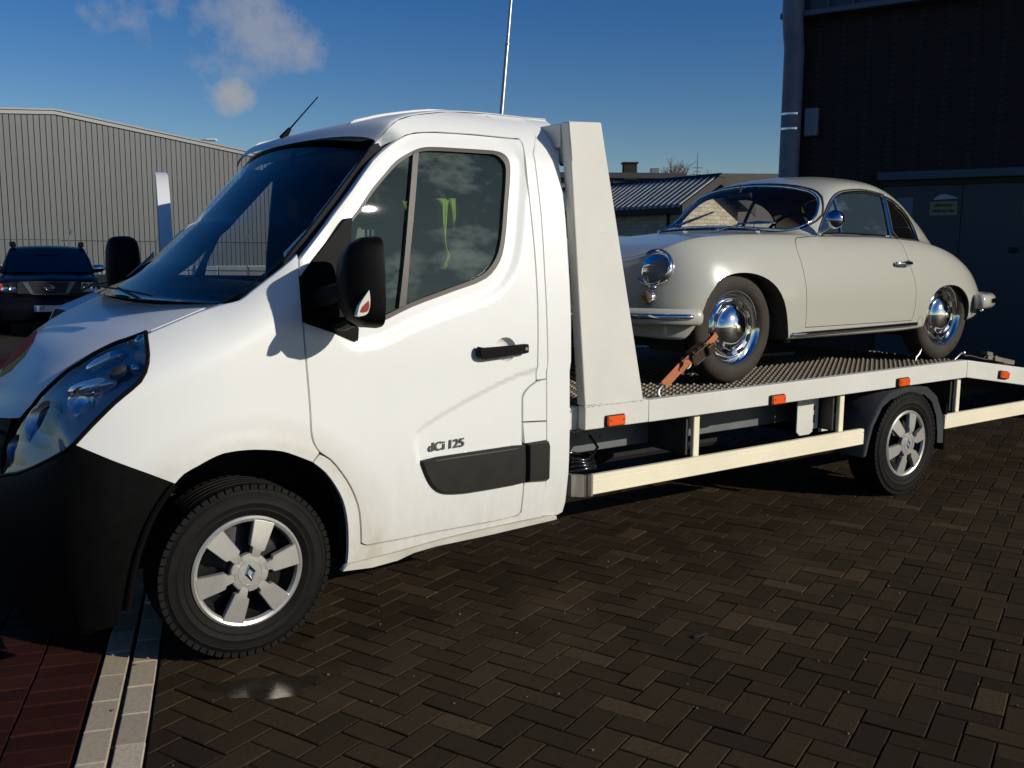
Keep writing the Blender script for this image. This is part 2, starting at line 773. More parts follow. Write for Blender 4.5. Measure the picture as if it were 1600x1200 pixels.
BEDWHITE = worn_paint('bed_white_paint', (.69, .68, .605), .34)
CREAM = worn_paint('cream_aluminium', (.89, .81, .60), .3)
BLACKPL = simple('black_plastic', (.0035, .0033, .0030), .55, spec=.10, var=.3, vscale=20, bump=.08, bscale=400)
GREYPL = simple('grey_plastic', (.024, .022, .019), .45, spec=.3, var=.15, vscale=15, bump=.1, bscale=500)
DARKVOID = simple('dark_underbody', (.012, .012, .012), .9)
RUBBER = simple('seal_rubber', (.045, .036, .028), .5)
CHROME = simple('chrome', (.84, .84, .83), .075, 1.0)
WORNCHROME = simple('worn_chrome', (.72, .72, .72), .16, 1.0)
STEEL = simple('galvanised_steel', (.42, .41, .39), .38, .8, var=.2, vscale=30)
SILVER = simple('silver_wheel_paint', (.55, .53, .48), .34, .55, .2, var=.08, vscale=18)
ORANGE = simple('orange_reflector', (.85, .10, .008), .3, coat=.4)
DARKGREY = simple('dark_grey_steel', (.045, .045, .045), .5, .2, var=.2, vscale=12)
CHASSIS = simple('chassis_grey', (.14, .145, .15), .5, .1, var=.12, vscale=9)
SEATCLOTH = simple('seat_cloth', (.035, .04, .045), .9, var=.2, vscale=30)
DASH = simple('dashboard_black', (.014, .014, .015), .55)
HIVIS = simple('hivis_cloth', (.68, .66, .10), .7, var=.1, vscale=20)
LINER = simple('cab_liner', (.22, .23, .23), .9)


def tyre_mat(name, col, dust):
    m = Mat(name)
    n = m.noise(9, 6, .6)
    m.set(col=m.ramp(n, [(.35, col), (.72, dust)]), rough=.72, spec=.2)
    m.bump(m.noise(120, 3), .12, .003)
    return m.m


TYRE = tyre_mat('tyre_rubber', (.0048, .0042, .0036), (.011, .009, .0072))
OLDTYRE = tyre_mat('dusty_tyre_rubber', (.040, .033, .026), (.062, .052, .042))


def glass(name, tint, refl=1.0, dirt=0.0, dcol=(.5, .52, .47), alpha=.0, gcol=(0.02, 0.03, 0.03)):
    """thin pane: clear tinted layer under a mirror-like Fresnel layer, with an optional film of dirt or painted reflection"""
    m = Mat(name)
    n = m.n
    n.remove(m.b)
    tr = m.node('ShaderNodeBsdfTransparent')
    tr.inputs[0].default_value = tuple(tint) + (1,)
    gl = m.node('ShaderNodeBsdfGlossy')
    gl.inputs['Roughness'].default_value = .01
    gl.inputs['Color'].default_value = (1, 1, 1, 1)
    fr = m.node('ShaderNodeFresnel')
    fr.inputs['IOR'].default_value = 1.5
    fac = m.math('MULTIPLY', fr.outputs[0], refl, True)
    base = tr.outputs[0]
    if alpha > 0:
        df = m.node('ShaderNodeBsdfDiffuse')
        df.inputs[0].default_value = tuple(gcol) + (1,)
        mx = m.node('ShaderNodeMixShader')
        mx.inputs[0].default_value = alpha
        m.link(tr.outputs[0], mx.inputs[1])
        m.link(df.outputs[0], mx.inputs[2])
        base = mx.outputs[0]
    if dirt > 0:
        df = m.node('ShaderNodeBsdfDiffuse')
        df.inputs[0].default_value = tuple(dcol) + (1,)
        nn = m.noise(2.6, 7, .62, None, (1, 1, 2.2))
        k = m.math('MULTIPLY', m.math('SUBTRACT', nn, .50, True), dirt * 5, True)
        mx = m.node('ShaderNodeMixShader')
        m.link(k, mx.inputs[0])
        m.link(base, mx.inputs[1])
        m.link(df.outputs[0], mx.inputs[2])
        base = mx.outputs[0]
    ms = m.node('ShaderNodeMixShader')
    m.link(fac, ms.inputs[0])
    m.link(base, ms.inputs[1])
    m.link(gl.outputs[0], ms.inputs[2])
    m.link(ms.outputs[0], m.out.inputs[0])
    return m.m


SIDEGLASS = glass('green_side_glass', (.50, .66, .58), 1.0, .30, (.34, .42, .36), .12, (.11, .20, .16))
SCREENGLASS = glass('windscreen_glass', (.50, .55, .53), .8)
LENS = glass('headlamp_lens', (.86, .9, .95), .75)
OLDGLASS = glass('coupe_glass', (.95, .96, .94), .5)
CARGLASS = glass('dark_car_glass', (.25, .28, .3), .14)
DOORGLASS = glass('painted_reflection_door_glass', (.30, .36, .38), 1.5, .34, (.27, .33, .38), .42, (.065, .10, .125))  # pale noise film paints a cloud reflection into the pane's colour

# ------------------------------------------------------------------ ground and paving


def paver_mat(name, dark, mid, light, wet=.35):
    m = Mat(name)
    co = m.coord('Object')
    geo = m.node('ShaderNodeNewGeometry')
    pos = geo.outputs['Position']
    r = m.rand()
    c = m.ramp(r, [(.0, dark), (.45, mid), (.8, light), (.95, [v * .75 for v in mid]), (.965, [v * 1.45 for v in light])])
    n1 = m.noise(55, 6, .7, pos)
    n2 = m.noise(1.1, 4, .55, pos)
    n3 = m.noise(330, 2, .5, pos)
    c = m.mix(m.math('MULTIPLY', m.math('SUBTRACT', n1, .42, True), 2.2, True), c, [v * .55 for v in mid])
    c = m.mix(m.math('MULTIPLY', m.math('SUBTRACT', n2, .58, True), 2.6, True), c, [min(1, v * 1.7) for v in light])
    c = m.mix(m.math('MULTIPLY', m.math('SUBTRACT', n3, .66, True), 4.0, True), c, (.16, .14, .11))
    m.set(col=c, rough=m.math('ADD', .62, m.math('MULTIPLY', n2, .3)), spec=.12)
    m.bump(m.math('ADD', m.math('MULTIPLY', n3, .6), n1), .35, .004)
    return m.m


PAVER = paver_mat('dark_paver', (.024, .0162, .0085), (.036, .0235, .0120), (.048, .0335, .0175))
REDPAVER = paver_mat('red_paver', (.026, .0065, .0042), (.034, .0080, .0050), (.042, .0115, .0072))
WHITESTONE = paver_mat('pale_edging_stone', (.44, .36, .25), (.52, .43, .31), (.60, .50, .37))
JOINT = simple('joint_soil', (.011, .009, .006), .95, var=.3, vscale=40, bump=.4, bscale=80)

gb = MB()
gb.add([(-9, -7, -.016), (14, -7, -.016), (14, 17, -.016), (-9, 17, -.016)], [(0, 1, 2, 3)])
ground = struct(gb.build('ground', JOINT))

UA = radians(22.0)
UX, UY = Vector((cos(UA), sin(UA), 0)), Vector((-sin(UA), cos(UA), 0))
LA = radians(71.7)
LX, LN = Vector((cos(LA), sin(LA), 0)), Vector((sin(LA), -cos(LA), 0))   # along the pale line, across it (towards the truck's tail)
L0 = Vector((-.4, .19, 0))                                              # a point in the gap between the two pale rows


def paver_verts(L, Wd, h=.016, c=.0035, top=0.0):
    a, b = L / 2 - .0025, Wd / 2 - .0025
    vs = []
    for x, y in ((-a, -b), (a, -b), (a, b), (-a, b)):
        vs.append(Vector((x, y, top - h)))
    for x, y in ((-a, -b), (a, -b), (a, b), (-a, b)):
        vs.append(Vector((x, y, top - c * .8)))
    for x, y in ((-a + c, -b + c), (a - c, -b + c), (a - c, b - c), (-a + c, b - c)):
        vs.append(Vector((x, y, top)))
    fs = []
    for k in (0, 4):
        for i in range(4):
            j = (i + 1) % 4
            fs.append((k + i, k + j, k + 4 + j, k + 4 + i))
    fs.append((8, 9, 10, 11))
    return vs, fs


def pave(name, many, cells, mat, L, Wd, limit=300):
    """cells: (x, y, angle). The ones that show largest are parts of the ground, the rest one mass of the same bricks"""
    vs, fs = paver_verts(L, Wd)
    me = bpy.data.meshes.new(name)
    me.from_pydata([tuple(v) for v in vs], [], fs)
    me.materials.append(mat)
    me.shade_flat()
    ci = camo.matrix_world.inverted()

    def rank(c):
        p = ci @ Vector((c[0], c[1], 0))
        if p.z > -.2:
            return 1e6
        px, py = p.x / -p.z * cam.lens / 18, p.y / -p.z * cam.lens / 18
        out = max(0, abs(px) - 1.03) + max(0, abs(py) - .78)
        under = 1.5 if (c[1] > .25 + .0 * c[0] and c[0] > -.3) else 0
        return -p.z + out * 60 + under
    cells = sorted(cells, key=rank)
    for x, y, a in cells[:limit]:
        o = bpy.data.objects.new(name, me)
        COL.objects.link(o)
        o.parent = ground
        o.location = (x, y, random.uniform(-.0022, .0014))
        o.rotation_euler = (random.gauss(0, .006), random.gauss(0, .006), a + random.gauss(0, .006))
    if len(cells) > limit:
        b = MB()
        for x, y, a in cells[limit:]:
            M = Matrix.Translation((x, y, random.uniform(-.0022, .0014))) @ Matrix.Rotation(a + random.gauss(0, .006), 4, 'Z') @ Matrix.Rotation(random.gauss(0, .006), 4, 'X')
            b.add([M @ v for v in vs], fs)
        struct(b.build(many, mat, ground, None, False), 'stuff')


def across(p):
    return (Vector((p[0], p[1], 0)) - L0).dot(LN)


cells = []
cut_cells = []
for i in range(-110, 150):
    for j in range(-110, 150):
        k = (i - j) % 4
        if k == 0:
            q, a = UX * ((i + 1) * .1) + UY * ((j + .5) * .1), UA
        elif k == 3:
            q, a = UX * ((i + .5) * .1) + UY * ((j + 1) * .1), UA + pi / 2
        else:
            continue
        q = q + Vector((.364, -.481, 0))
        d = across(q)
        if d < .225 and d > -.05 and -1.6 < q.y < 5:
            e1 = (UX if k == 0 else UY) * .1
            e2 = (UY if k == 0 else UX) * .05
            ds = [across(q + e1 * i_ + e2 * j_) for i_ in (-1, 1) for j_ in (-1, 1)]
            if min(ds) < .108:
                if max(ds) > .115:
                    cut_cells.append((q.x, q.y, a))
                continue
        elif d < .225:
            continue
        if q.x > 12 or q.y < -4.2 or q.y > 12 or q.x + q.y * .9 < -4.5:
            continue
        cells.append((q.x, q.y, a))
pave('paver', 'paver_field', cells, PAVER, .2, .1)
# bricks cut along the pale line
cutb = MB()
ncut = 0
for cx_, cy_, ca in cut_cells:
    M2 = Matrix.Translation((cx_, cy_, 0)) @ Matrix.Rotation(ca, 4, 'Z')
    poly = [M2 @ Vector(q) for q in ((-.0975, -.0475, 0), (.0975, -.0475, 0), (.0975, .0475, 0), (-.0975, .0475, 0))]
    out = []
    for i in range(4):
        p_, q_ = poly[i - 1], poly[i]
        dp, dq = across(p_) - .108, across(q_) - .108
        if dp * dq < 0:
            out.append(p_.lerp(q_, dp / (dp - dq)))
        if dq >= 0:
            out.append(q_)
    if len(out) < 3:
        continue
    ar = abs(sum(out[i - 1].x * out[i].y - out[i].x * out[i - 1].y for i in range(len(out)))) / 2
    if ar < .0006:
        continue
    cen = sum(out, Vector()) / len(out)
    top = [cen + (v - cen) * .955 for v in out]
    n = len(out)
    zt = random.uniform(-.002, .001)
    vs = [Vector((v.x, v.y, -.016)) for v in out] + [Vector((v.x, v.y, zt - .004)) for v in out] + [Vector((v.x, v.y, zt)) for v in top]
    fs = [(k + i, k + (i + 1) % n, k + n + (i + 1) % n, k + n + i) for k in (0, n) for i in range(n)] + [tuple(range(2 * n, 3 * n))]
    b = MB()
    b.add(vs, fs)
    b.build('cut_paver', PAVER, ground, None, False)
cells = []
for row, off in ((-.0525, 0), (.0525, .09)):
    for k in range(-14, 60):
        q = L0 + LN * row + LX * (k * .21 + off + .02)
        cells.append((q.x, q.y, LA))
pave('edging_stone', 'edging_stone_row', cells, WHITESTONE, .21, .094)
cells = []
for r in range(22):
    for k in range(-30, 110):
        q = L0 + LN * (-.215 - r * .211) + LX * (k * .105 + (.05 if r % 2 else 0))
        if q.x > -8.5 and q.y > -3 and q.y < 13:
            cells.append((q.x, q.y, LA + pi / 2))
pave('red_paver', 'red_paver_field', cells, REDPAVER, .21, .105)


def far_paving():
    m = Mat('distant_paving')
    geo = m.node('ShaderNodeNewGeometry')
    n1 = m.noise(.35, 6, .6, geo.outputs['Position'])
    n2 = m.noise(14, 4, .6, geo.outputs['Position'])
    c = m.ramp(n1, [(.3, (.030, .022, .0125)), (.7, (.050, .038, .022))])
    m.set(col=m.mix(m.math('MULTIPLY', n2, .6), c, (.02, .016, .012)), rough=.8, spec=.2)
    m.bump(n2, .4, .01)
    return m.m


FARP = far_paving()
for x0, x1, y0, y1 in ((-9, 1200, -1200, -3.9), (12.2, 1200, -3.9, 12.2), (-1200, 1200, 12.2, 1500), (-1200, -8.9, -1200, 12.2), (-8.9, -9 + .1, -1200, -3)):
    b = MB()
    b.add([(x0, y0, -.006), (x1, y0, -.006), (x1, y1, -.006), (x0, y1, -.006)], [(0, 1, 2, 3)])
    struct(b.build('yard', FARP))

WATER = Mat('puddle_water')
WATER.set(col=(.03, .024, .016), rough=.16, spec=.5)
_n = WATER.m
_mx = WATER.node('ShaderNodeMixShader')
_tr = WATER.node('ShaderNodeBsdfTransparent')
_mx.inputs[0].default_value = .5
WATER.link(_tr.outputs[0], _mx.inputs[1])
WATER.link(WATER.b.outputs[0], _mx.inputs[2])
WATER.link(_mx.outputs[0], WATER.out.inputs[0])
b = MB()
ring = []
for i in range(36):
    t = 2 * pi * i / 36
    r = 1 + .16 * sin(3 * t + .6) + .1 * sin(5 * t + 2) + .07 * sin(9 * t)
    ring.append((-.06 + .17 * r * cos(t) - .03 * sin(t), -.28 + .11 * r * sin(t) - .05 * cos(t), .0022))
b.add(ring, [tuple(range(36))])
struct(b.build('puddle', WATER.m))
# bits of straw, grit and a dark scrap on the paving
b = MB()
for i in range(170):
    x, y = random.uniform(-.6, 5.5), random.uniform(-2.3, .2)
    if across((x, y)) < -.8:
        continue
    s = random.uniform(.0012, .0045)
    b.box(x - s, x + s, y - s * .7, y + s * .7, .001, .001 + s)
struct(b.build('grit', simple('pale_grit', (.11, .095, .07), .85), None, None), 'stuff')
b = MB()
b.box(1.52, 1.60, -.86, -.845, .001, .008, .002)
b.box(1.53, 1.57, -.845, -.835, .001, .006, .002)
tag(b.build('bark_scrap', simple('dark_scrap', (.006, .005, .005), .8)), 'small dark scrap lying alone on the brown pavers', 'debris')

# ------------------------------------------------------------------ far left: steel warehouse
WD = Vector((.9895, .1443, 0))
WN = Vector((-.1443, .9895, 0))                                         # into the building
WP = Vector((7.871, 47.09, 0))


def cladding():
    m = Mat('grey_cladding')
    n = m.noise(1.2, 4, .6, None, (1, 1, .25))
    m.set(col=m.ramp(n, [(.3, (.072, .080, .082)), (.7, (.086, .094, .095))]), rough=.45, spec=.4)
    return m.m


CLAD = cladding()
wh = thing('warehouse', 'long grey steel clad warehouse with a low pitched gable behind the black car', 'warehouse', tuple(WP))


def whz(t):
    return 8.03 - (.1185 * t if t > 0 else -.081 * t * 1.0)


def wpt(t, d, z):
    p = WP + WD * t + WN * d
    return (p.x, p.y, z)


b = MB()
T0, T1 = -19.0, 19.0
ft = [(T0, 0), (T1, 0), (T1, whz(T1)), (0, whz(0)), (T0, whz(T0))]
b.add([wpt(t, .1, z) for t, z in ft] + [wpt(t, 40, z) for t, z in ft], [(4, 3, 2, 1, 0), (5, 6, 7, 8, 9), (1, 2, 7, 6), (0, 5, 9, 4), (2, 3, 8, 7), (3, 4, 9, 8)])
b.build('wall', CLAD, wh, 20)
k = T0
PW = .2655
npan = int((T1 - T0) / PW)
pm = {}
for i in range(npan):
    t = T0 + i * PW
    z0, z1 = whz(t + .012) - .12, whz(t + PW - .012) - .12
    b = MB()
    b.hexa([wpt(t + .018, 0, 0), wpt(t + PW - .018, 0, 0), wpt(t + PW - .018, 0, z1), wpt(t + .018, 0, z0)],
           [wpt(t + .004, .07, 0), wpt(t + PW - .004, .07, 0), wpt(t + PW - .004, .07, z1), wpt(t + .004, .07, z0)])
    b.build('cladding_panel', CLAD, wh, None)
VERGE = simple('verge_flashing', (.20, .21, .21), .4)
for t0, t1 in ((T0, 0), (0, T1)):
    b = MB()
    b.hexa([wpt(t0, -.09, whz(t0) - .2), wpt(t1, -.09, whz(t1) - .2), wpt(t1, -.09, whz(t1) - .02), wpt(t0, -.09, whz(t0) - .02)],
           [wpt(t0, .1, whz(t0) - .2), wpt(t1, .1, whz(t1) - .2), wpt(t1, .1, whz(t1) - .02), wpt(t0, .1, whz(t0) - .02)])
    b.hexa([wpt(t0, -.16, whz(t0) - .018), wpt(t1, -.16, whz(t1) - .018), wpt(t1, -.16, whz(t1) + .06), wpt(t0, -.16, whz(t0) + .06)],
           [wpt(t0, .3, whz(t0) - .018), wpt(t1, .3, whz(t1) - .018), wpt(t1, .3, whz(t1) + .06), wpt(t0, .3, whz(t0) + .06)])
    b.build('verge_trim', VERGE, wh, None)
b = MB()
b.hexa([wpt(T0, -.12, 0), wpt(T1, -.12, 0), wpt(T1, -.12, .62), wpt(T0, -.12, .62)], [wpt(T0, -.005, 0), wpt(T1, -.005, 0), wpt(T1, -.005, .62), wpt(T0, -.005, .62)])
b.build('plinth', simple('pale_plinth', (.5, .5, .47), .8, var=.15), wh, None)

sl = thing('street_lamp', 'street lamp head peeping over the grey warehouse roof', 'street lamp', (21.2, 68.9, 0))
b = MB()
b.tube([(21.2, 68.9, 0), (21.2, 68.9, 4), (21.2, 68.9, 9.45)], [.09, .07, .05], 10)
b.tube([(21.2, 68.9, 9.44), (21.6, 68.55, 9.5), (22.1, 68.2, 9.51)], [.04, .035, .03])
b.build('pole', STEEL, sl)
b = MB()
b.box(-.42, .42, -.16, .16, -.09, .09, .06, Matrix.Translation((22.25, 68.08, 9.52)) @ Matrix.Rotation(radians(-35), 4, 'Z'))
b.build('lamp_head', simple('lamp_housing', (.7, .7, .68), .4), sl)

# wire fence in front of the warehouse
WIRE = simple('fence_wire', (.20, .20, .19), .5, .6)
RUST = simple('rusty_rail', (.10, .055, .03), .8, var=.3)
fn = thing('wire_fence', 'thin wire fence with pale posts and a rusty top rail in front of the warehouse', 'fence', (5, 29.4, 0))
fd = Vector((3.97, -2.83, 0)).normalized()


def fpt(t, z):
    p = Vector((4.72, 29.65, 0)) + fd * t
    return (p.x, p.y, z)


b = MB()
b.tube([fpt(0, 1.77), fpt(11, 1.72)], .014, 6)
b.build('top_rail', RUST, fn)
b = MB()
b.tube([fpt(-9, 1.80), fpt(-.02, 1.79)], .012, 6)
o = b.build('top_rail', STEEL, fn)
o['label'] = 'pale galvanised top rail'
for t in (-6.3, -3.0, .25, 3.05, 5.9, 8.8):
    b = MB()
    b.tube([fpt(t, 0), fpt(t, 1.8), fpt(t + .12, 2.12)], .028, 8)
    b.build('post', STEEL, fn)
b = MB()
for i in range(170):
    t = -8.5 + i * .11
    b.tube([fpt(t, .1), fpt(t + 1.2, 1.74)], .0022, 3, False)
    b.tube([fpt(t + 1.2, .1), fpt(t, 1.74)], .0022, 3, False)
struct(b.build('wire_mesh', WIRE, fn), 'stuff')
# pale low wall, dark hedge and rail beyond the black car
b = MB()
for i, t in enumerate(range(-8, 12)):
    q = Vector((4.2, 31.2, 0)) + fd * t
    b.box(0, .97, 0, .2, 0, .98, .02, Matrix.Translation(q) @ Matrix.Rotation(atan2(fd.y, fd.x), 4, 'Z'))
tag(b.build('low_wall', simple('pale_low_wall', (.46, .46, .43), .85, var=.12, vscale=3), None, None), 'low pale concrete wall running behind the wire fence', 'wall')
gr = thing('guard_rail', 'dark horizontal vehicle rail behind the black car', 'guard rail', (6.2, 22.6, 0))
fd2 = fd
b = MB()
q0 = Vector((2.4, 24.6, 0))
M0 = Matrix.Translation(q0) @ Matrix.Rotation(atan2(fd.y, fd.x), 4, 'Z')
b.box(0, 9, -.05, .05, .55, .86, .02, M0)
b.build('rail', DARKGREY, gr)
for k in range(5):
    b = MB()
    b.box(.6 + k * 2, .75 + k * 2, -.04, .1, 0, .6, .01, M0)
    b.build('post', DARKGREY, gr)


def twig_tree(name, label, cat, base, h, spread, levels, seed, r0, col, trunk=.3, group=None):
    rnd = random.Random(seed)
    t = thing(name, label, cat, base, group)
    tb, cb = MB(), MB()
    base = Vector(base)

    def grow(p, d, L, r, lev):
        q = p + d * L
        mid = p.lerp(q, .5) + Vector((rnd.uniform(-1, 1), rnd.uniform(-1, 1), rnd.uniform(-.5, .5))) * L * .07
        (tb if lev == 0 else cb).tube([p, mid, q], [r, r * .85, r * .68], 5 if lev < 3 else 3, lev == 0)
        if lev >= levels:
            return
        for _ in range(4 if lev < 2 else 3):
            a = Vector((rnd.gauss(0, 1), rnd.gauss(0, 1), rnd.gauss(.35, .5))).normalized()
            nd = (d * (1.15 - spread * .4) + a * spread).normalized()
            if nd.z < -.05:
                nd.z = .1
            st = p.lerp(q, rnd.uniform(.55, 1))
            grow(st, nd, L * rnd.uniform(.62, .82), max(.006 if h < 4 else .013, r * .6), lev + 1)
    grow(base, Vector((0.02, 0.01, 1)), h * trunk, r0, 0)
    m = simple(name + '_bark', col, .9)
    tb.build('trunk', m, t)
    cb.build('crown', m, t, 60)
    return t


twig_tree('bare_shrub', 'small leafless brown shrub by the wire fence beside the truck mirror', 'shrub', (6.15, 29.3, 0), 2.3, .75, 5, 4, .03, (.20, .14, .09), .26)
twig_tree('bare_tree', 'leafless tree crown rising behind the ribbed shed roof', 'tree', (39.4, 36.8, 0), 8.3, .62, 6, 11, .2, (.17, .13, .11), .30)

# ------------------------------------------------------------------ shed with ribbed roof
SC0 = Vector((18.686, 16.185, 0))
SA, SB = Vector((.07, .998, 0)), Vector((.998, -.07, 0))


def spt(a, bb, z):
    p = SC0 + SA * a + SB * bb
    return (p.x, p.y, z)


shed = thing('brick_shed', 'pale brick shed with a ribbed grey roof, its sunlit gable behind the coupe', 'shed', tuple(SC0))
BRICKM = Mat('pale_brick')
_r = BRICKM.rand()
BRICKM.set(col=BRICKM.ramp(_r, [(0, (.44, .37, .26)), (.5, (.52, .45, .33)), (1, (.58, .52, .40))]), rough=.9)
BRICKM.bump(BRICKM.noise(40, 4), .2, .01)
BRICKM = BRICKM.m
MORT = simple('mortar', (.27, .225, .16), .95)
b = MB()
SL, SWD, EZ, RZ = 9.0, 2.2, 2.92, 3.60
gp = [(0, 0), (SWD, 0), (SWD, EZ), (SWD / 2, RZ), (0, EZ)]
b.add([spt(0.012, w if w else .012, z) for w, z in gp] + [spt(SL, w if w else .012, z) for w, z in gp], [(4, 3, 2, 1, 0), (5, 6, 7, 8, 9), (0, 1, 6, 5), (1, 2, 7, 6), (2, 3, 8, 7), (3, 4, 9, 8), (4, 0, 5, 9)])
b.build('wall', MORT, shed, None)
b = MB()
bl, bh = .25, .113
for r in range(int(EZ / bh)):
    z0 = r * bh
    for k in range(-1, int(SL / bl) + 1):
        a0 = max(0, k * bl + (bl / 2 if r % 2 else 0))
        a1 = min(SL, k * bl + (bl / 2 if r % 2 else 0) + bl - .008)
        if a1 - a0 > .03 and z0 > .6:
            b.hexa([spt(a0, 0, z0), spt(a1, 0, z0), spt(a1, 0, z0 + bh - .008), spt(a0, 0, z0 + bh - .008)], [spt(a0, .03, z0), spt(a1, .03, z0), spt(a1, .03, z0 + bh - .008), spt(a0, .03, z0 + bh - .008)])
struct(b.build('side_bricks', BRICKM, shed, None), 'stuff')
me_brick = None
for r in range(5, int(RZ / bh)):
    z0 = r * bh
    for k in range(-1, int(SWD / bl) + 1):
        w0 = max(0.004, k * bl + (bl / 2 if r % 2 else 0))
        w1 = min(SWD, k * bl + (bl / 2 if r % 2 else 0) + bl - .008)
        wm = max(abs(w0 - SWD / 2), abs(w1 - SWD / 2))
        top = EZ + (RZ - EZ) * (1 - wm / (SWD / 2))
        if w1 - w0 < .03 or z0 + bh - .008 > top - .02:
            continue
        b = MB()
        b.hexa([spt(0, w0, z0), spt(0, w1, z0), spt(0, w1, z0 + bh - .008), spt(0, w0, z0 + bh - .008)], [spt(.03, w0, z0), spt(.03, w1, z0), spt(.03, w1, z0 + bh - .008), spt(.03, w0, z0 + bh - .008)])
        b.build('brick', BRICKM, shed, None)
ROOFG = simple('grey_roof_sheet', (.17, .155, .13), .95, spec=.05, var=.25, vscale=4)
ROOFR = simple('pale_roof_rib', (.52, .49, .43), .9, spec=.05, var=.15, vscale=6)
FASCIA = simple('dark_fascia', (.022, .017, .013), .7)
b = MB()
ov = .34
sl_ = (RZ - EZ) / (SWD / 2)
for s in (0, 1):
    def rp(a, e, up, s=s):
        w = -ov + e * (SWD / 2 + ov)
        return spt(a, w if s == 0 else SWD - w, EZ + .04 + sl_ * w + up)
    b.hexa([rp(-.35, 0, 0), rp(SL, 0, 0), rp(SL, 1, 0), rp(-.35, 1, 0)], [rp(-.35, 0, .05), rp(SL, 0, .05), rp(SL, 1, .05), rp(-.35, 1, .05)])
b.build('roof', ROOFG, shed, None)
rz0, rz1 = EZ + .04 - sl_ * ov, EZ + .04 + sl_ * SWD / 2
for i in range(36):
    a = -.3 + i * .262
    for s in ((0, 1) if i < 3 else (0,)):
        b = MB()
        for (d0, d1, u0, u1) in ((0, .085, .05, .105),):
            def q(aa, e, up, s=s):
                w = -ov + e * (SWD / 2 + ov)
                return spt(aa, w if s == 0 else SWD - w, EZ + .04 + sl_ * w + up)
            b.hexa([q(a, 0, .048), q(a + .1, 0, .048), q(a + .1, .985, .048), q(a, .985, .048)], [q(a + .015, 0, .135), q(a + .085, 0, .135), q(a + .085, .985, .135), q(a + .015, .985, .135)])
        b.build('roof_rib', ROOFR, shed, None)
b = MB()
b.hexa([spt(-.42, SWD / 2 - .13, rz1 + .05), spt(SL, SWD / 2 - .13, rz1 + .05), spt(SL, SWD / 2, rz1 + .16), spt(-.42, SWD / 2, rz1 + .16)],
       [spt(-.42, SWD / 2 + .13, rz1 + .03), spt(SL, SWD / 2 + .13, rz1 + .03), spt(SL, SWD / 2 + .01, rz1 + .10), spt(-.42, SWD / 2 + .01, rz1 + .10)])
b.build('ridge_cap', FASCIA, shed, None)
b = MB()
b.hexa([spt(-.36, -ov - .03, rz0 - .12), spt(SL, -ov - .03, rz0 - .12), spt(SL, -ov - .03, rz0 + .03), spt(-.36, -ov - .03, rz0 + .03)], [spt(-.36, -ov + .06, rz0 - .12), spt(SL, -ov + .06, rz0 - .12), spt(SL, -ov + .06, rz0 + .03), spt(-.36, -ov + .06, rz0 + .03)])
b.build('gutter', FASCIA, shed, None)
for s in (0, 1):
    b = MB()

    def q(aa, w, up, s=s):
        return spt(aa, w if s == 0 else SWD - w, EZ + .04 + sl_ * w + up)
    b.hexa([q(-.40, -ov, -.16), q(-.40, SWD / 2, -.16), q(-.40, SWD / 2, .11), q(-.40, -ov, .11)], [q(-.352, -ov, -.16), q(-.352, SWD / 2, -.16), q(-.352, SWD / 2, .11), q(-.352, -ov, .11)])
    b.build('bargeboard', FASCIA, shed, None)
b = MB()
b.tube([spt(.55, -.05, rz0 - .1), spt(.55, -.05, .2)], .035, 8)
b.build('downpipe', FASCIA, shed)

# low yard wall right of the shed, seen through the coupe's windows
b = MB()
for k in range(6):
    q = Vector((22.85, 18.11, 0)) + Vector((1.27, -.93, 0)).normalized() * (k * 1.0 - 2.2)
    b.box(0, .985, 0, .2, 0, 2.5, .02, Matrix.Translation(q) @ Matrix.Rotation(atan2(-.93, 1.27), 4, 'Z'))
tag(b.build('yard_wall', simple('cream_yard_wall', (.56, .53, .45), .85, var=.1, vscale=3), None, None), 'plain pale yard wall right of the brick shed', 'wall')

# flat-roofed building with a chimney behind the shed
fb = thing('flat_roof_building', 'low flat roofed building behind the shed, with a dark chimney', 'building', (27, 29, 0))
FA = Vector((.8155, -.5788, 0))
FM = Matrix.Translation((27.0, 29.2, 0)) @ Matrix.Rotation(atan2(FA.y, FA.x), 4, 'Z')
b = MB()
b.box(-6, 3.4, 0, 8, 0, 4.72, 0, FM)
b.build('wall', simple('weathered_render', (.19, .18, .17), .9, var=.2, vscale=2), fb, None)
b = MB()
b.box(-6.2, 3.6, -.25, 8.2, 4.74, 5.0, .02, FM)
b.build('roof', simple('dark_roof_edge', (.055, .055, .06), .7), fb, None)
for x in (-5, -3.1, -1.2, .4, 1.9):
    b = MB()
    b.box(x, x + .85, -.05, -.003, 4.05, 4.62, .015, FM)
    w_ = b.build('window', simple('pale_window_frame', (.6, .6, .58), .5), fb, None)
    b = MB()
    b.box(x + .07, x + .78, -.065, -.053, 4.12, 4.55, 0, FM)
    b.build('pane', CARGLASS, w_, None)
b = MB()
b.box(-.46, .14, .5, 1.1, 4.9, 5.62, .02, Matrix.Translation((27.62, 27.86, -.22)) @ Matrix.Rotation(atan2(FA.y, FA.x), 4, 'Z'))
ch = b.build('chimney', simple('sooty_brick', (.030, .022, .017), .9, var=.3, vscale=12), fb, None)
b = MB()
b.box(-.52, .20, .44, 1.16, 5.62, 5.68, .01, Matrix.Translation((27.62, 27.86, -.22)) @ Matrix.Rotation(atan2(FA.y, FA.x), 4, 'Z'))
b.build('chimney_cap', simple('chimney_cap', (.06, .055, .05), .9), ch, None)
b = MB()
b.box(2.1, 2.5, .3, .7, 5.0, 5.25, .02, FM)
b.build('roof_vent', STEEL, fb, None)
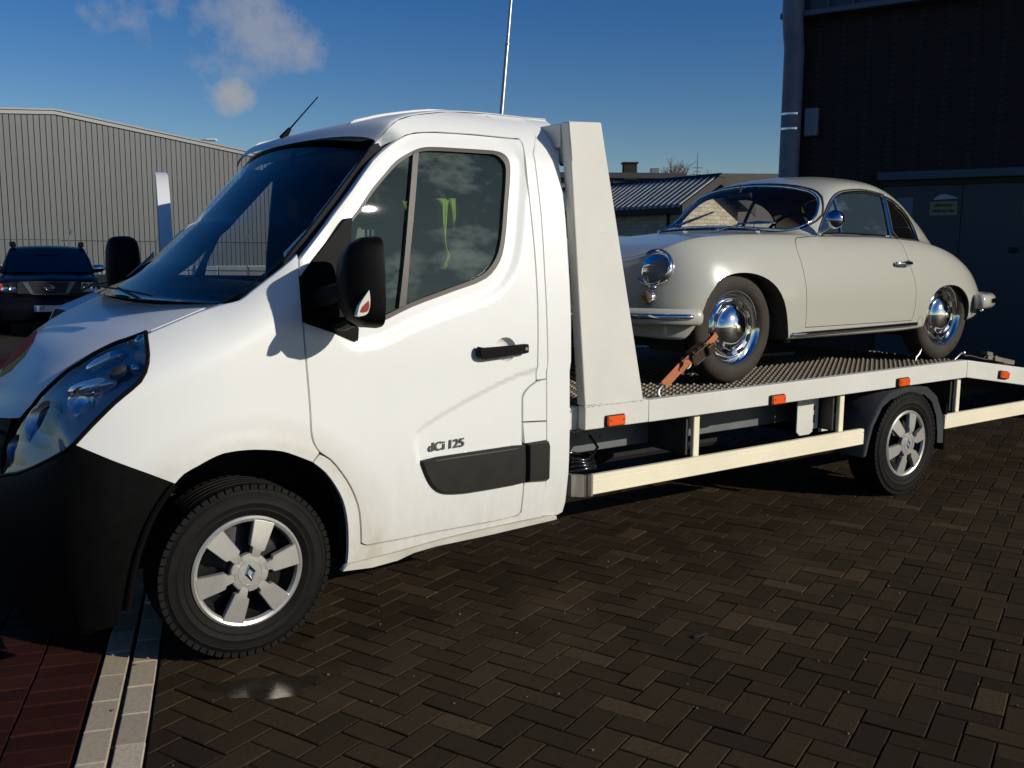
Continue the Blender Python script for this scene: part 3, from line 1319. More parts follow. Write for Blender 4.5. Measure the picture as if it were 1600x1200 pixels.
# hipped roof further right
hp = thing('hipped_roof_house', 'house with a hipped olive brown roof behind the coupe', 'house', (34.5, 27.5, 0))
HA = Vector((.8155, -.5788, 0))
HM = Matrix.Translation((33.6, 28.25, 0)) @ Matrix.Rotation(atan2(HA.y, HA.x), 4, 'Z')
b = MB()
b.box(-.55, 4.3, .2, 5.0, 0, 4.45, 0, HM)
b.build('wall', simple('house_render', (.2, .17, .14), .9), hp, None)
b = MB()
rv = [(-.75, 0, 4.4), (4.5, 0, 4.4), (4.5, 5.2, 4.4), (-.75, 5.2, 4.4), (.35, 2.0, 5.42), (3.4, 2.0, 5.42), (3.4, 3.2, 5.42), (.35, 3.2, 5.42)]
b.add([HM @ Vector(v) for v in rv], [(0, 1, 5, 4), (1, 2, 6, 5), (2, 3, 7, 6), (3, 0, 4, 7), (4, 5, 6, 7), (3, 2, 1, 0)])
b.build('roof', simple('olive_roof', (.115, .10, .065), .85, var=.15, vscale=3), hp, None)
# aerial
ae = thing('roof_aerial', 'thin aerial mast with a small cross arm beside the bare tree', 'aerial', (36.4, 32.6, 0))
b = MB()
b.tube([(36.4, 32.6, 0), (36.4, 32.6, 6.0), (36.47, 32.68, 6.72)], [.03, .022, .012], 6)
b.build('mast', simple('aerial_metal', (.12, .10, .10), .5, .5), ae)
b = MB()
for z, w in ((5.95, .22), (5.75, .16), (5.6, .2)):
    b.tube([(36.4 - w, 32.6 + w * .7, z), (36.4 + w, 32.6 - w * .7, z)], .015, 5)
b.build('cross_arm', DARKGREY, ae)
# tall leaning mast behind the cab
ms = thing('lamp_mast', 'tall thin pale mast leaning slightly behind the truck cab', 'mast', (11.0, 14.6, 0))
b = MB()
b.tube([(11.14, 15.05, 0), (11.73, 15.24, 4.7), (11.93, 15.305, 6.3)], [.07, .05, .046], 12)
b.build('lower_pole', STEEL, ms)
b = MB()
b.tube([(11.93, 15.305, 6.28), (12.07, 15.35, 7.4), (12.32, 15.43, 9.4)], [.038, .034, .03], 12)
b.build('upper_pole', STEEL, ms)
b = MB()
b.lathe([(.0, -.02), (.06, -.02), (.06, .03), (.0, .03)], (11.93, 15.305, 6.29), 'z', 12)
b.build('collar', STEEL, ms)

# ------------------------------------------------------------------ dark brick building, right
BC = Vector((8.82, 4.53, 0))
BU = Vector((.335, -.942, 0))                                           # along the face, towards the camera's right
BI = Vector((.942, .335, 0))                                            # into the building
BM = Matrix((( BU.x, BI.x, 0, BC.x), (BU.y, BI.y, 0, BC.y), (0, 0, 1, 0), (0, 0, 0, 1)))
bd = thing('brick_building', 'tall dark brick building with blue gates, in shade behind the coupe', 'building', tuple(BC))


def dark_brick():
    m = Mat('dark_brick')
    br = m.node('ShaderNodeTexBrick')
    mp = m.node('ShaderNodeMapping')
    mp.inputs['Rotation'].default_value = (radians(90), 0, 0)
    m.link(m.coord('Generated'), mp.inputs[0])
    mp.inputs['Scale'].default_value = (1, 1, 1)
    br.inputs['Scale'].default_value = 1
    br.inputs['Brick Width'].default_value = .21 / 14
    br.inputs['Row Height'].default_value = .0625 / 8.0
    br.inputs['Mortar Size'].default_value = .0006
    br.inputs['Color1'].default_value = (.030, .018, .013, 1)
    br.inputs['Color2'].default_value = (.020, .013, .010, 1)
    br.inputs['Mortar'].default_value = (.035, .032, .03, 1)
    m.link(mp.outputs[0], br.inputs['Vector'])
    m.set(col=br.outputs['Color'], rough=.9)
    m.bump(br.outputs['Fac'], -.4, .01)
    return m.m


DBR = dark_brick()
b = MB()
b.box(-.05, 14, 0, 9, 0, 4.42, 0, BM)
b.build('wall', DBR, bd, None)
BLUECLAD = simple('blue_grey_cladding', (.045, .065, .085), .5, var=.1, vscale=2)
b = MB()
b.box(-.18, 14, -.12, 9, 4.44, 8.2, 0, BM)
b.build('upper_wall', BLUECLAD, bd, None)
for i in range(26):
    b = MB()
    b.box(-.16 + i * .3, .09 + i * .3, -.16, -.118, 4.46, 8.2, .015, BM)
    b.build('cladding_panel', BLUECLAD, bd, None)
b = MB()
b.box(-.2, 14, -.2, .02, 4.40, 4.47, .01, BM)
b.build('drip_trim', simple('blue_trim', (.11, .14, .19), .5), bd, None)
PIPE = simple('grey_blue_pipe', (.19, .21, .26), .5, var=.15, vscale=6)
b = MB()
b.tube([BM @ Vector((-.02, -.14, 0)), BM @ Vector((-.02, -.14, 4.05)), BM @ Vector((-.02, -.2, 4.2)), BM @ Vector((-.02, -.26, 4.45)), BM @ Vector((-.02, -.26, 8.2))], .122, 18)
dp = b.build('downpipe', PIPE, bd)
for z in (3.07, 3.25):
    b = MB()
    b.lathe([(.124, -.012), (.131, -.012), (.131, .012), (.124, .012)], BM @ Vector((-.02, -.14, z)), 'z', 20)
    b.build('pipe_clamp', WORNCHROME, dp)
b = MB()
b.box(.13, .29, -.1, -.002, 2.98, 3.32, .012, BM)
b.build('junction_box', simple('pale_box', (.22, .23, .26), .5), bd, 35)
GATE = Mat('blue_gate')
_n = GATE.noise(2, 5, .6, None, (1, 1, .2))
GATE.set(col=GATE.ramp(_n, [(.3, (.012, .027, .042)), (.7, (.016, .035, .053))]), rough=.42, spec=.5)
GATE = GATE.m
gt = thing('blue_gate', 'wide blue sliding gate in the dark brick building, with paper notices on it', 'gate', tuple(BM @ Vector((1.12, -.05, 0))))
for i in range(4):
    b = MB()
    b.box(1.12 + i * .88, 1.995 + i * .88, -.07, -.003, .06, 2.36, .004, BM)
    b.build('gate_panel', GATE, gt, None)
b = MB()
b.box(1.06, 6.5, -.16, -.003, 2.40, 2.50, .008, BM)
b.build('top_track', simple('blue_track', (.04, .075, .105), .5), gt, None)
b = MB()
b.box(1.10, 4.3, -.10, -.003, 2.335, 2.40, .004, BM)
b.build('track_rail', simple('rusty_track', (.035, .022, .012), .8), gt, None)
sg = thing('gate_notice', 'yellowed rectangular notice with two lines of dark lettering on the blue gate', 'sign', tuple(BM @ Vector((1.8, -.08, 2.07))))
b = MB()
b.box(1.66, 1.955, -.079, -.072, 1.985, 2.145, 0, BM)
b.build('board', simple('yellowed_board', (.24, .215, .12), .7, var=.12, vscale=20), sg, None)
INK = simple('dark_ink', (.03, .028, .02), .8)
TM = BM @ Matrix.Translation((1.807, -.081, 2.1)) @ Matrix(((1, 0, 0, 0), (0, 0, -1, 0), (0, 1, 0, 0), (0, 0, 0, 1)))
text_mesh('EINFAHRT', .042, .0008, 'lettering', INK, sg, TM, .0012)
TM2 = BM @ Matrix.Translation((1.807, -.081, 2.035)) @ Matrix(((1, 0, 0, 0), (0, 0, -1, 0), (0, 1, 0, 0), (0, 0, 0, 1)))
text_mesh('FREIHALTEN', .042, .0008, 'lettering', INK, sg, TM2, .0012)
b = MB()
pl = [(1.69, 2.165), (1.72, 2.2), (1.78, 2.225), (1.83, 2.225), (1.89, 2.205), (1.945, 2.185), (1.945, 2.172), (1.9, 2.175), (1.8, 2.17)]
b.add([BM @ Vector((x, -.0745, z)) for x, z in pl] + [BM @ Vector((x, -.0725, z)) for x, z in pl], [tuple(range(9)), tuple(range(17, 8, -1))] + [(i, (i + 1) % 9, 9 + (i + 1) % 9, 9 + i) for i in range(9)])
tag(b.build('torn_sticker', simple('torn_paper', (.40, .43, .48), .7), None, None), 'torn white sticker just above the yellowed notice', 'sticker')
b = MB()
b.box(1.30, 1.47, -.0755, -.0725, 2.0, 2.2, 0, BM)
tag(b.build('paper_notice', simple('grey_paper', (.16, .18, .22), .8), None, None), 'grey paper notice on the blue gate close to the coupe roof', 'notice')
b = MB()
b.box(2.62, 2.78, -.0755, -.0725, 1.98, 2.16, 0, BM)
tag(b.build('gate_sticker', simple('brown_sticker', (.12, .095, .04), .8), None, None), 'small brownish sticker at the far right end of the blue gate', 'sticker')
b = MB()
b.box(2.52, 2.62, -.10, -.0725, 1.56, 1.62, .006, BM)
b.build('gate_handle', DARKVOID, gt, 35)

# ------------------------------------------------------------------ black car, far left
CARP = simple('black_car_paint', (.0045, .005, .007), .25, 0, .0, .12)
GREYTRIM = simple('grey_grille_bar', (.16, .18, .22), .3, .6)
SV = thing('parked_car', 'black off road car with a chrome barred grille parked behind the truck bonnet', 'car', (1.9, 14.8, 0))
_f = Vector((-1.19 - 1.9, -3.38 - 14.9, 0)).normalized()
_a = atan2(-_f.x, _f.y) * 0
SM = Matrix.Translation((1.86, 14.95, 0)) @ Matrix.Rotation(atan2(_f.y, _f.x) + pi / 2, 4, 'Z')
# local frame: front faces -y, x to the car's left as seen from the front (picture right)


def sbuild(b, name, mat, parent, ang=35):
    b.xform(SM)
    return b.build(name, mat, parent, ang)


rows = []
for y, hw, zt, zb in ((-.02, .70, .86, .34), (.03, .80, .93, .26), (.15, .845, .99, .22), (.5, .86, 1.045, .22), (1.05, .865, 1.075, .22), (1.6, .87, 1.09, .22), (2.8, .87, 1.10, .22), (4.2, .85, 1.08, .24), (4.5, .78, 1.0, .3)):
    rows.append([Vector((x * hw, y + (.10 * x * x if y < .3 else 0), z)) for x, z in ((-.96, zb), (-1, .5), (-.995, zt - .18), (-.95, zt - .05), (-.8, zt - .012), (-.4, zt), (0, zt + .012), (.4, zt), (.8, zt - .012), (.95, zt - .05), (.995, zt - .18), (1, .5), (.96, zb))])
b = MB()
b.grid(rows, True)
b.add(rows[0], [tuple(range(13))])
b.add(rows[-1], [tuple(range(12, -1, -1))])
sbuild(b, 'body', CARP, SV, 50)
b = MB()
rows = []
for y, hw, z0, zt in ((1.02, .76, 1.06, 1.07), (1.45, .735, 1.08, 1.38), (1.75, .70, 1.08, 1.515), (2.1, .68, 1.08, 1.56), (3.0, .67, 1.08, 1.565), (4.1, .66, 1.08, 1.53), (4.35, .70, 1.05, 1.1)):
    rows.append([Vector((x * hw, y + .06 * x * x, z)) for x, z in ((-1.06, z0), (-1.0, lerp(z0, zt, .75)), (-.93, zt - .01), (-.5, zt + .012), (0, zt + .02), (.5, zt + .012), (.93, zt - .01), (1.0, lerp(z0, zt, .75)), (1.06, z0))])
b.grid(rows)
sbuild(b, 'roof', CARP, SV, 50)
b = MB()
rows = []
for t in (0, .25, .5, .75, 1.0):
    y, hw, z = lerp(1.02, 1.66, t), lerp(.70, .615, t), lerp(1.085, 1.47, t ** .85)
    rows.append([Vector((x * hw, y + .06 * x * x - .045, z + .012)) for x in (-1, -.5, 0, .5, 1)])
b.grid(rows)
sbuild(b, 'windscreen', CARGLASS, SV, 50)
b = MB()
for x in (-.38, .38):
    b.box(x - .2, x + .2, 1.55, 1.58, 1.37, 1.40, .01)
sbuild(b, 'sun_visor', simple('pale_visor', (.4, .4, .38), .8), SV)
for s in (-1, 1):
    b = MB()
    b.tube([(s * .6, 1.95, 1.555), (s * .6, 2.02, 1.63), (s * .6, 3.4, 1.635), (s * .6, 3.6, 1.56)], .022, 8)
    b.box(s * .6 - .045, s * .6 + .045, 1.9, 2.06, 1.56, 1.655, .015)
    sbuild(b, 'roof_rail', simple('brown_roof_rail', (.06, .045, .03), .5, .3), SV)
    b = MB()
    b.box(s * .855 - .11, s * .855 + .11, 1.06, 1.2, 1.09, 1.23, .05)
    mr = sbuild(b, 'wing_mirror', WORNCHROME if s > 0 else CARP, SV, 60)
    b = MB()
    b.tube([(s * .78, 1.2, 1.1), (s * .72, 1.25, 1.07)], .03, 8)
    sbuild(b, 'mirror_stem', BLACKPL, mr)
    # headlamps
    x0, x1 = (.545, .775)
    b = MB()
    pts = [(s * .50, .77), (s * .52, .94), (s * .75, .93), (s * .79, .78)]
    b.hexa([Vector((x, -.03 + .10 * (x / .8) ** 2, z)) for x, z in pts], [Vector((x, .06 + .10 * (x / .8) ** 2, z)) for x, z in pts])
    hl = sbuild(b, 'headlight', simple('lamp_reflector', (.32, .34, .37), .12, .9), SV, 35)
    b = MB()
    b.hexa([Vector((x, -.045 + .10 * (x / .8) ** 2, z)) for x, z in pts], [Vector((x, -.034 + .10 * (x / .8) ** 2, z)) for x, z in pts])
    sbuild(b, 'lens', LENS, hl, 35)
    for cx in (.58, .70):
        b = MB()
        b.lathe([(0, .0), (.045, -.012), (.06, -.02)], (s * cx, -.03 + .10 * (cx / .8) ** 2, .855), 'y', 16)
        sbuild(b, 'reflector_bowl', CHROME, hl)
    if s < 0:
        b = MB()
        b.box(-.785, -.73, .03, .075, .80, .92, .01)
        sbuild(b, 'indicator', simple('red_orange_lens', (.5, .06, .02), .3), hl)
    # slanting grille bars
    b = MB()
    b.hexa([Vector((s * .33, -.062, .945)), Vector((s * .42, -.055, .945)), Vector((s * .30, -.062, .742)), Vector((s * .25, -.065, .742))],
           [Vector((s * .33, -.02, .945)), Vector((s * .42, -.015, .945)), Vector((s * .30, -.02, .742)), Vector((s * .25, -.02, .742))])
    sbuild(b, 'grille_bar', GREYTRIM, SV)
    # wheels
    for yy in (.85, 3.7):
        b = MB()
        b.lathe([(.18, .11), (.32, .11), (.36, .08), (.36, -.08), (.32, -.11), (.18, -.11)], (s * .78, yy, .36), 'x', 28)
        wl = sbuild(b, 'wheel', TYRE, SV)
        b = MB()
        b.lathe([(0, .11 * s), (.17, .10 * s), (.2, .115 * s)], (s * .78, yy, .36), 'x', 24)
        sbuild(b, 'rim', SILVER, wl)
b = MB()
b.box(-.27, .27, -.072, -.02, .728, .745, .004)
b.box(-.46, .46, -.065, -.02, .945, .955, .003)
sbuild(b, 'grille_frame', GREYTRIM, SV)
b = MB()
b.box(-.5, .5, -.045, .0, .745, .945, .004)
gg = sbuild(b, 'grille', simple('black_grille', (.008, .008, .008), .6), SV)
for k in range(5):
    b = MB()
    b.box(-.46, .46, -.054, -.046, .765 + k * .036, .772 + k * .036)
    sbuild(b, 'grille_slat', simple('grille_slat_black', (.014, .014, .015), .4), gg)
b = MB()
b.loop([Vector((.062 * cos(t), -.074, .845 + .046 * sin(t))) for t in [2 * pi * i / 28 for i in range(28)]], .0085, 8)
b.box(-.085, .085, -.084, -.066, .831, .859, .004)
em = sbuild(b, 'emblem', WORNCHROME, SV)
text_mesh('NISSAN', .034, .002, 'emblem_lettering', INK, em, SM @ Matrix.Translation((0, -.086, .845)) @ Matrix(((1, 0, 0, 0), (0, 0, -1, 0), (0, 1, 0, 0), (0, 0, 0, 1))), .0008)
b = MB()
b.box(-.26, .26, -.10, -.085, .43, .54, .004)
pt = sbuild(b, 'number_plate', simple('plate_white', (.55, .55, .53), .5), SV)
b = MB()
b.box(-.258, -.218, -.104, -.1005, .433, .537)
sbuild(b, 'plate_band', simple('plate_blue', (.02, .06, .35), .5), pt)
text_mesh('ST', .085, .001, 'plate_lettering', INK, pt, SM @ Matrix.Translation((-.13, -.1015, .485)) @ Matrix(((1, 0, 0, 0), (0, 0, -1, 0), (0, 1, 0, 0), (0, 0, 0, 1))), .002)
b = MB()
b.box(-.80, .80, -.085, .10, .26, .70, .05)
sbuild(b, 'bumper', CARP, SV, 50)


# ------------------------------------------------------------------ outlines of the vehicles, metres (X along the truck, Z up)
O = {
'door':[(0.227,1.507),(0.224,1.435),(0.225,1.283),(0.23,1.139),(0.242,0.942),(0.244,0.861),(0.253,0.812),(0.277,0.771),(0.32,0.738),(0.365,0.682),(0.406,0.616),(0.438,0.537),(0.45,0.471),(0.457,0.371),(0.485,0.356),(0.805,0.357),(1.067,0.355),(1.234,0.361),(1.254,0.376),(1.257,0.421),(1.26,0.508),(1.252,0.692),(1.25,0.791),(1.249,0.901),(1.258,0.921),(1.286,0.946),(1.327,0.969),(1.324,0.996),(1.325,1.13),(1.33,1.327),(1.332,1.526),(1.332,1.848),(1.337,1.958),(1.345,2.019),(1.337,2.038),(1.299,2.039),(1.097,2.041),(0.902,2.036),(0.805,2.025),(0.752,2.01),(0.669,1.965),(0.582,1.898),(0.473,1.773),(0.376,1.669)],
'seam':[(-0.025,0.2,1.34),(-0.089,0.212,1.314),(-0.153,0.225,1.287),(-0.212,0.237,1.262),(-0.269,0.25,1.238)],
'lens_in':[(-0.269,0.25,1.238),(-0.324,0.29,1.212),(-0.361,0.33,1.195),(-0.422,0.37,1.159),(-0.468,0.405,1.123),(-0.51,0.445,1.089),(-0.553,0.48,1.044),(-0.592,0.52,0.995),(-0.615,0.555,0.953),(-0.651,0.59,0.903),(-0.678,0.61,0.851),(-0.703,0.63,0.789),(-0.725,0.64,0.711)],
'lens_out':[(-0.302,0.123,1.249),(-0.315,0.057,1.195),(-0.324,0.025,1.16),(-0.34,0.003,1.123),(-0.363,-0.006,1.09),(-0.411,-0.002,1.051),(-0.455,0.005,1.014),(-0.526,0.026,0.94),(-0.576,0.044,0.883),(-0.598,0.12,0.845),(-0.64,0.22,0.797),(-0.694,0.36,0.741),(-0.742,0.52,0.703)],
'fender':[(-0.302,1.243),(-0.245,1.266),(-0.186,1.29),(-0.122,1.315),(-0.03,1.345),(0.018,1.358),(0.061,1.39),(0.139,1.452),(0.2,1.505),(0.225,1.532),(0.227,1.507),(0.224,1.435),(0.225,1.283),(0.23,1.139),(0.242,0.942),(0.244,0.861),(0.253,0.812),(0.277,0.771),(0.246,0.735),(0.178,0.769),(0.124,0.792),(0.055,0.806),(-0.011,0.813),(-0.093,0.811),(-0.144,0.795),(-0.185,0.776),(-0.235,0.752),(-0.268,0.719),(-0.361,0.767),(-0.464,0.819),(-0.576,0.882),(-0.526,0.94),(-0.455,1.014),(-0.411,1.051),(-0.363,1.09),(-0.34,1.123),(-0.324,1.16),(-0.315,1.195),(-0.305,1.236)],
'fender_arch':[(0.246,0.735),(0.178,0.769),(0.124,0.792),(0.055,0.806),(-0.011,0.813),(-0.093,0.811),(-0.144,0.795),(-0.185,0.776),(-0.235,0.752),(-0.268,0.719)],
'sill':[(0.246,0.735),(0.277,0.766),(0.32,0.738),(0.365,0.682),(0.406,0.616),(0.438,0.537),(0.45,0.471),(0.457,0.371),(0.485,0.356),(0.805,0.357),(1.067,0.355),(1.234,0.361),(1.254,0.376),(1.257,0.421),(1.26,0.508),(1.268,0.514),(1.387,0.505),(1.386,0.401),(1.378,0.331),(1.069,0.328),(0.807,0.318),(0.593,0.301),(0.396,0.293),(0.399,0.352),(0.396,0.434),(0.388,0.5),(0.371,0.566),(0.34,0.628),(0.298,0.688)],
'flange':[(0.397,0.29),(0.594,0.298),(0.808,0.315),(1.07,0.325),(1.379,0.326),(1.458,0.324),(1.46,0.308),(1.072,0.297),(0.809,0.295),(0.703,0.286),(0.626,0.266),(0.508,0.258),(0.377,0.268)],
'corner':[(1.499,2.162),(1.388,1.976),(1.387,1.721),(1.377,1.439),(1.377,1.184),(1.382,0.975),(1.387,0.692),(1.391,0.505),(1.386,0.401),(1.378,0.331),(1.477,0.321),(1.508,0.331),(1.52,0.38),(1.526,0.526),(1.524,0.725),(1.516,1.12),(1.52,1.526),(1.526,1.696),(1.527,1.938),(1.583,2.1),(1.611,2.141),(1.613,2.163)],
'pillar_b':[(1.286,0.946),(1.327,0.969),(1.324,0.996),(1.325,1.13),(1.33,1.327),(1.332,1.526),(1.332,1.848),(1.337,1.958),(1.345,2.019),(1.337,2.038),(1.337,2.038)],
'frame':[(1.337,2.038),(1.299,2.039),(1.097,2.041),(0.902,2.036),(0.805,2.025),(0.752,2.01),(0.669,1.965),(0.582,1.898),(0.473,1.773),(0.376,1.669),(0.227,1.507),(0.225,1.532),(0.325,1.624),(0.383,1.673),(0.507,1.811),(0.605,1.922),(0.645,1.981),(0.691,2.041),(0.739,2.074),(0.837,2.107),(1.056,2.149),(1.272,2.161),(1.506,2.16),(1.388,1.976),(1.387,1.721),(1.377,1.439),(1.377,1.184),(1.382,0.975),(1.327,0.972),(1.324,0.996),(1.325,1.13),(1.33,1.327),(1.332,1.526),(1.332,1.848),(1.337,1.958),(1.345,2.019),(1.337,2.038)],
'pillar_edge':[(0.213,1.505),(0.325,1.624),(0.383,1.673),(0.507,1.811),(0.605,1.922),(0.645,1.981)],
'flap':[(1.25,0.791),(1.249,0.901),(1.258,0.921),(1.286,0.946),(1.327,0.967),(1.382,0.975),(1.385,0.783)],
'flap2':[(1.25,0.788),(1.385,0.78),(1.387,0.692),(1.261,0.69)],
'bumper_side':[(-0.268,0.719),(-0.361,0.767),(-0.464,0.819),(-0.576,0.882)],
'bumper_arch':[(-0.268,0.719),(-0.302,0.68),(-0.341,0.619),(-0.377,0.536),(-0.409,0.42),(-0.432,0.276)],
'trim':[(0.714,0.688),(1.261,0.691),(1.268,0.511),(0.967,0.509),(0.854,0.519),(0.802,0.538),(0.764,0.576),(0.735,0.632)],
'trim2':[(1.271,0.692),(1.39,0.691),(1.397,0.67),(1.401,0.514),(1.387,0.506),(1.276,0.512)],
'swage':[(0.717,0.689),(0.703,0.739),(0.702,0.771),(0.708,0.797),(0.745,0.826),(0.825,0.864),(0.952,0.915),(1.116,0.974),(1.236,1.01),(1.324,1.022)],
'seal':[(0.454,1.661),(0.492,1.704),(0.557,1.781),(0.622,1.845),(0.687,1.905),(0.752,1.942),(0.817,1.968),(0.881,1.976),(1.007,1.979),(1.138,1.981),(1.205,1.979),(1.242,1.966),(1.262,1.934),(1.258,1.878),(1.226,1.743),(1.19,1.586),(1.153,1.496),(1.074,1.423),(0.909,1.372),(0.704,1.312),(0.545,1.251),(0.472,1.239),(0.45,1.245),(0.432,1.275),(0.423,1.374),(0.427,1.521),(0.439,1.619)],
'glass':[(0.464,1.649),(0.508,1.695),(0.566,1.764),(0.631,1.83),(0.697,1.888),(0.755,1.924),(0.813,1.948),(0.882,1.956),(1.002,1.959),(1.133,1.96),(1.186,1.96),(1.216,1.945),(1.235,1.918),(1.231,1.871),(1.202,1.743),(1.167,1.591),(1.132,1.512),(1.059,1.445),(0.905,1.394),(0.703,1.335),(0.543,1.274),(0.476,1.261),(0.455,1.28),(0.44,1.386),(0.443,1.521),(0.452,1.615)],
'divider':[(0.776,1.941),(0.803,1.946),(0.743,1.676),(0.709,1.522),(0.676,1.326),(0.643,1.316),(0.686,1.524),(0.722,1.701)],
'sail':[(0.226,1.44),(0.28,1.504),(0.35,1.579),(0.427,1.661),(0.458,1.666),(0.447,1.619),(0.435,1.521),(0.428,1.374),(0.435,1.275),(0.45,1.24),(0.445,1.196),(0.227,1.276)],
'recess':[(1.207,1.119),(1.205,1.103),(1.196,1.088),(1.184,1.077),(1.168,1.071),(1.15,1.069),(1.132,1.073),(1.116,1.081),(1.103,1.093),(1.095,1.108),(1.092,1.125),(1.095,1.141),(1.103,1.155),(1.116,1.166),(1.132,1.173),(1.149,1.175),(1.167,1.172),(1.183,1.164),(1.196,1.151),(1.204,1.136)],
'handle':[(0.994,1.144),(1.023,1.136),(1.204,1.14),(1.249,1.142),(1.249,1.105),(1.204,1.102),(1.039,1.09),(1.003,1.097),(0.99,1.117)],
'badge':[(0.762,-0.05,0.724),(0.939,-0.05,0.734)],
'ws':[(-0.038,0.16,1.345),(-0.002,0.15,1.352),(0.067,0.145,1.389),(0.154,0.145,1.451),(0.224,0.148,1.505),(0.338,0.16,1.625),(0.394,0.168,1.673),(0.519,0.185,1.812),(0.624,0.205,1.926),(0.672,0.22,1.987)],
'roof':[(0.645,0.167,1.981),(0.691,0.175,2.041),(0.739,0.154,2.074),(0.837,0.193,2.107),(1.056,0.269,2.149),(1.272,0.288,2.161),(1.506,0.287,2.16),(1.613,0.288,2.163)],
'p_arch_f':[(-0.418,0.231),(-0.361,0.259),(-0.321,0.316),(-0.285,0.394),(-0.257,0.481),(-0.207,0.549),(-0.167,0.587),(-0.077,0.614),(0.015,0.62),(0.106,0.609),(0.189,0.58),(0.258,0.532),(0.313,0.458),(0.348,0.366),(0.372,0.266),(0.389,0.18)],
'p_arch_r':[(1.725,0.192),(1.741,0.246),(1.77,0.317),(1.802,0.421),(1.87,0.483),(1.958,0.515),(2.059,0.522),(2.18,0.508),(2.275,0.462),(2.342,0.399),(2.37,0.318),(2.355,0.247),(2.355,0.185)],
'p_win':[(0.822,0.834),(0.903,0.921),(0.99,1.016),(1.063,1.073),(1.143,1.107),(1.242,1.122),(1.377,1.13),(1.506,1.122),(1.614,1.11),(1.596,0.983),(1.571,0.831),(1.189,0.84),(0.994,0.841)],
'p_qwin':[(1.632,1.098),(1.719,1.077),(1.815,1.03),(1.885,0.974),(1.924,0.91),(1.927,0.85),(1.912,0.816),(1.767,0.819),(1.6,0.827),(1.614,0.963)],
'p_vent':[(1.075,1.071),(1.062,0.965),(1.047,0.843)],
'p_door':[(0.518,0.301),(0.509,0.454),(0.494,0.675),(0.489,0.741),(0.509,0.781),(0.554,0.809),(0.826,0.823),(1.186,0.834),(1.571,0.824),(1.382,0.797),(1.462,0.766),(1.532,0.714),(1.574,0.657),(1.605,0.571),(1.617,0.447),(1.61,0.346),(1.593,0.303)],
}

# ------------------------------------------------------------------ the recovery truck
YC = 0.985                                                             # centre line
T = thing('flatbed_truck', 'white flatbed recovery truck with a black trim strip, carrying the pale classic coupe', 'truck', (2.2, YC, 0))


def fy(X, Z):
    """outer skin of the cab's near side"""
    y = -.05
    if Z > 1.1:
        y += .15 * ((Z - 1.1) / .95) ** 1.7
    if Z < .75:
        y += .03 * ((.75 - Z) / .45) ** 2
    if X < 0:
        y += .24 * (-X / .85) ** 2.4
    w = 1 - sstep(-.1, .25, X)
    if w > 0:
        d = Z - (1.365 + .42 * (X + .1) - .22)
        if d > 0:
            y += w * .20 * (min(d, .3) / .22) ** 2
    if Z > 1.93:
        d = min(Z - 1.93, .225)
        y += .24 - sqrt(.24 * .24 - d * d)
    return y


SW = O['swage']
swreg = SW + [(1.42, 1.023), (1.42, .69)]
SEAL = smooth_poly(O['seal'], 3)
ARCH = O['fender_arch']


def f_recess(X, Z):
    if .65 < X < 1.5 and .6 < Z < 1.08:
        d = polydist(SW, X, Z)
        s = d if inpoly(swreg, X, Z) else -d
        return .011 * sstep(-.012, .014, s)
    return 0.


def f_door(X, Z):
    y = fy(X, Z) + f_recess(X, Z)
    if .3 < X < 1.45 and 1.1 < Z < 2.1:
        d = polydist(SEAL, X, Z, True)
        if inpoly(SEAL, X, Z):
            d = 0
        y += .014 * (1 - sstep(.030, .095, d))
    return y


def f_fender(X, Z):
    y = fy(X, Z)
    if Z < .95 and X < .3:
        d = polydist(ARCH, X, Z)
        y -= .006 * (1 - sstep(.02, .085, d))
    return y


PE = O['pillar_edge']


def f_frame(X, Z):
    y = fy(X, Z)
    if X < .75 and Z > 1.49:
        d = polydist(PE, X, Z)
        k = 1 - sstep(0, .11, d)
        y += (.125 if Z < 1.85 else lerp(.125, .07, (Z - 1.85) / .15)) * k ** 1.3
    return y


def g(name, outline, mat=WHITE, f=fy, parent=T, gap=.0035, **k):
    return panel(name, inset_poly(outline, gap), mat, parent, f=f, **k)


door = panel('door', inset_poly(smooth_poly(O['door'], 2, 40), .0045), WHITE, T, holes=[inset_poly(SEAL, .004), O['recess']], f=f_door, cell=.0155, thick=.035)
door['label'] = 'closed white driver door with a window'
g('fender', smooth_poly(O['fender'], 2, 33), f=f_fender, cell=.03)
g('sill', smooth_poly(O['sill'], 2, 33), f=lambda X, Z: fy(X, Z) + f_recess(X, Z), cell=.05)
g('sill_flange', O['flange'], simple('dusty_sill_paint', (.60, .57, .48), .5, var=.12), off=-.008, gap=0, cell=.1, thick=.03)
g('cab_corner', O['corner'], f=lambda X, Z: fy(X, Z) + .010 * (1 - sstep(1.015, 1.03, Z)), cell=.05, thick=.05)
g('pillar_frame', O['frame'], f=lambda X, Z: f_frame(X, Z) + f_recess(X, Z), cell=.028, gap=.003)
fl = g('fuel_flap', O['flap'], f=lambda X, Z: fy(X, Z) + .009, cell=.06)
g('side_panel', O['flap2'], f=lambda X, Z: fy(X, Z) + .009, cell=.06)
# top of the wing, rolling over to the bonnet edge
for flip in (0, 1):
    b = MB()
    ft_ = O['fender'][:5]
    sm_ = list(reversed(O['seam']))
    rr = []
    for (x, z), q in zip(ft_, sm_):
        p0_, p1_ = Vector((x, f_fender(x, z) + .001, z - .002)), Vector(q) + Vector((.006, .004, -.006))
        md_ = p0_.lerp(p1_, .5) + Vector((0, 0, .004))
        rr.append([Vector((v.x, (2 * YC - v.y) if flip else v.y, v.z)) for v in (p0_, md_, p1_)])
    b.grid(rr)
    b.build('fender_top', WHITE, T, 60)
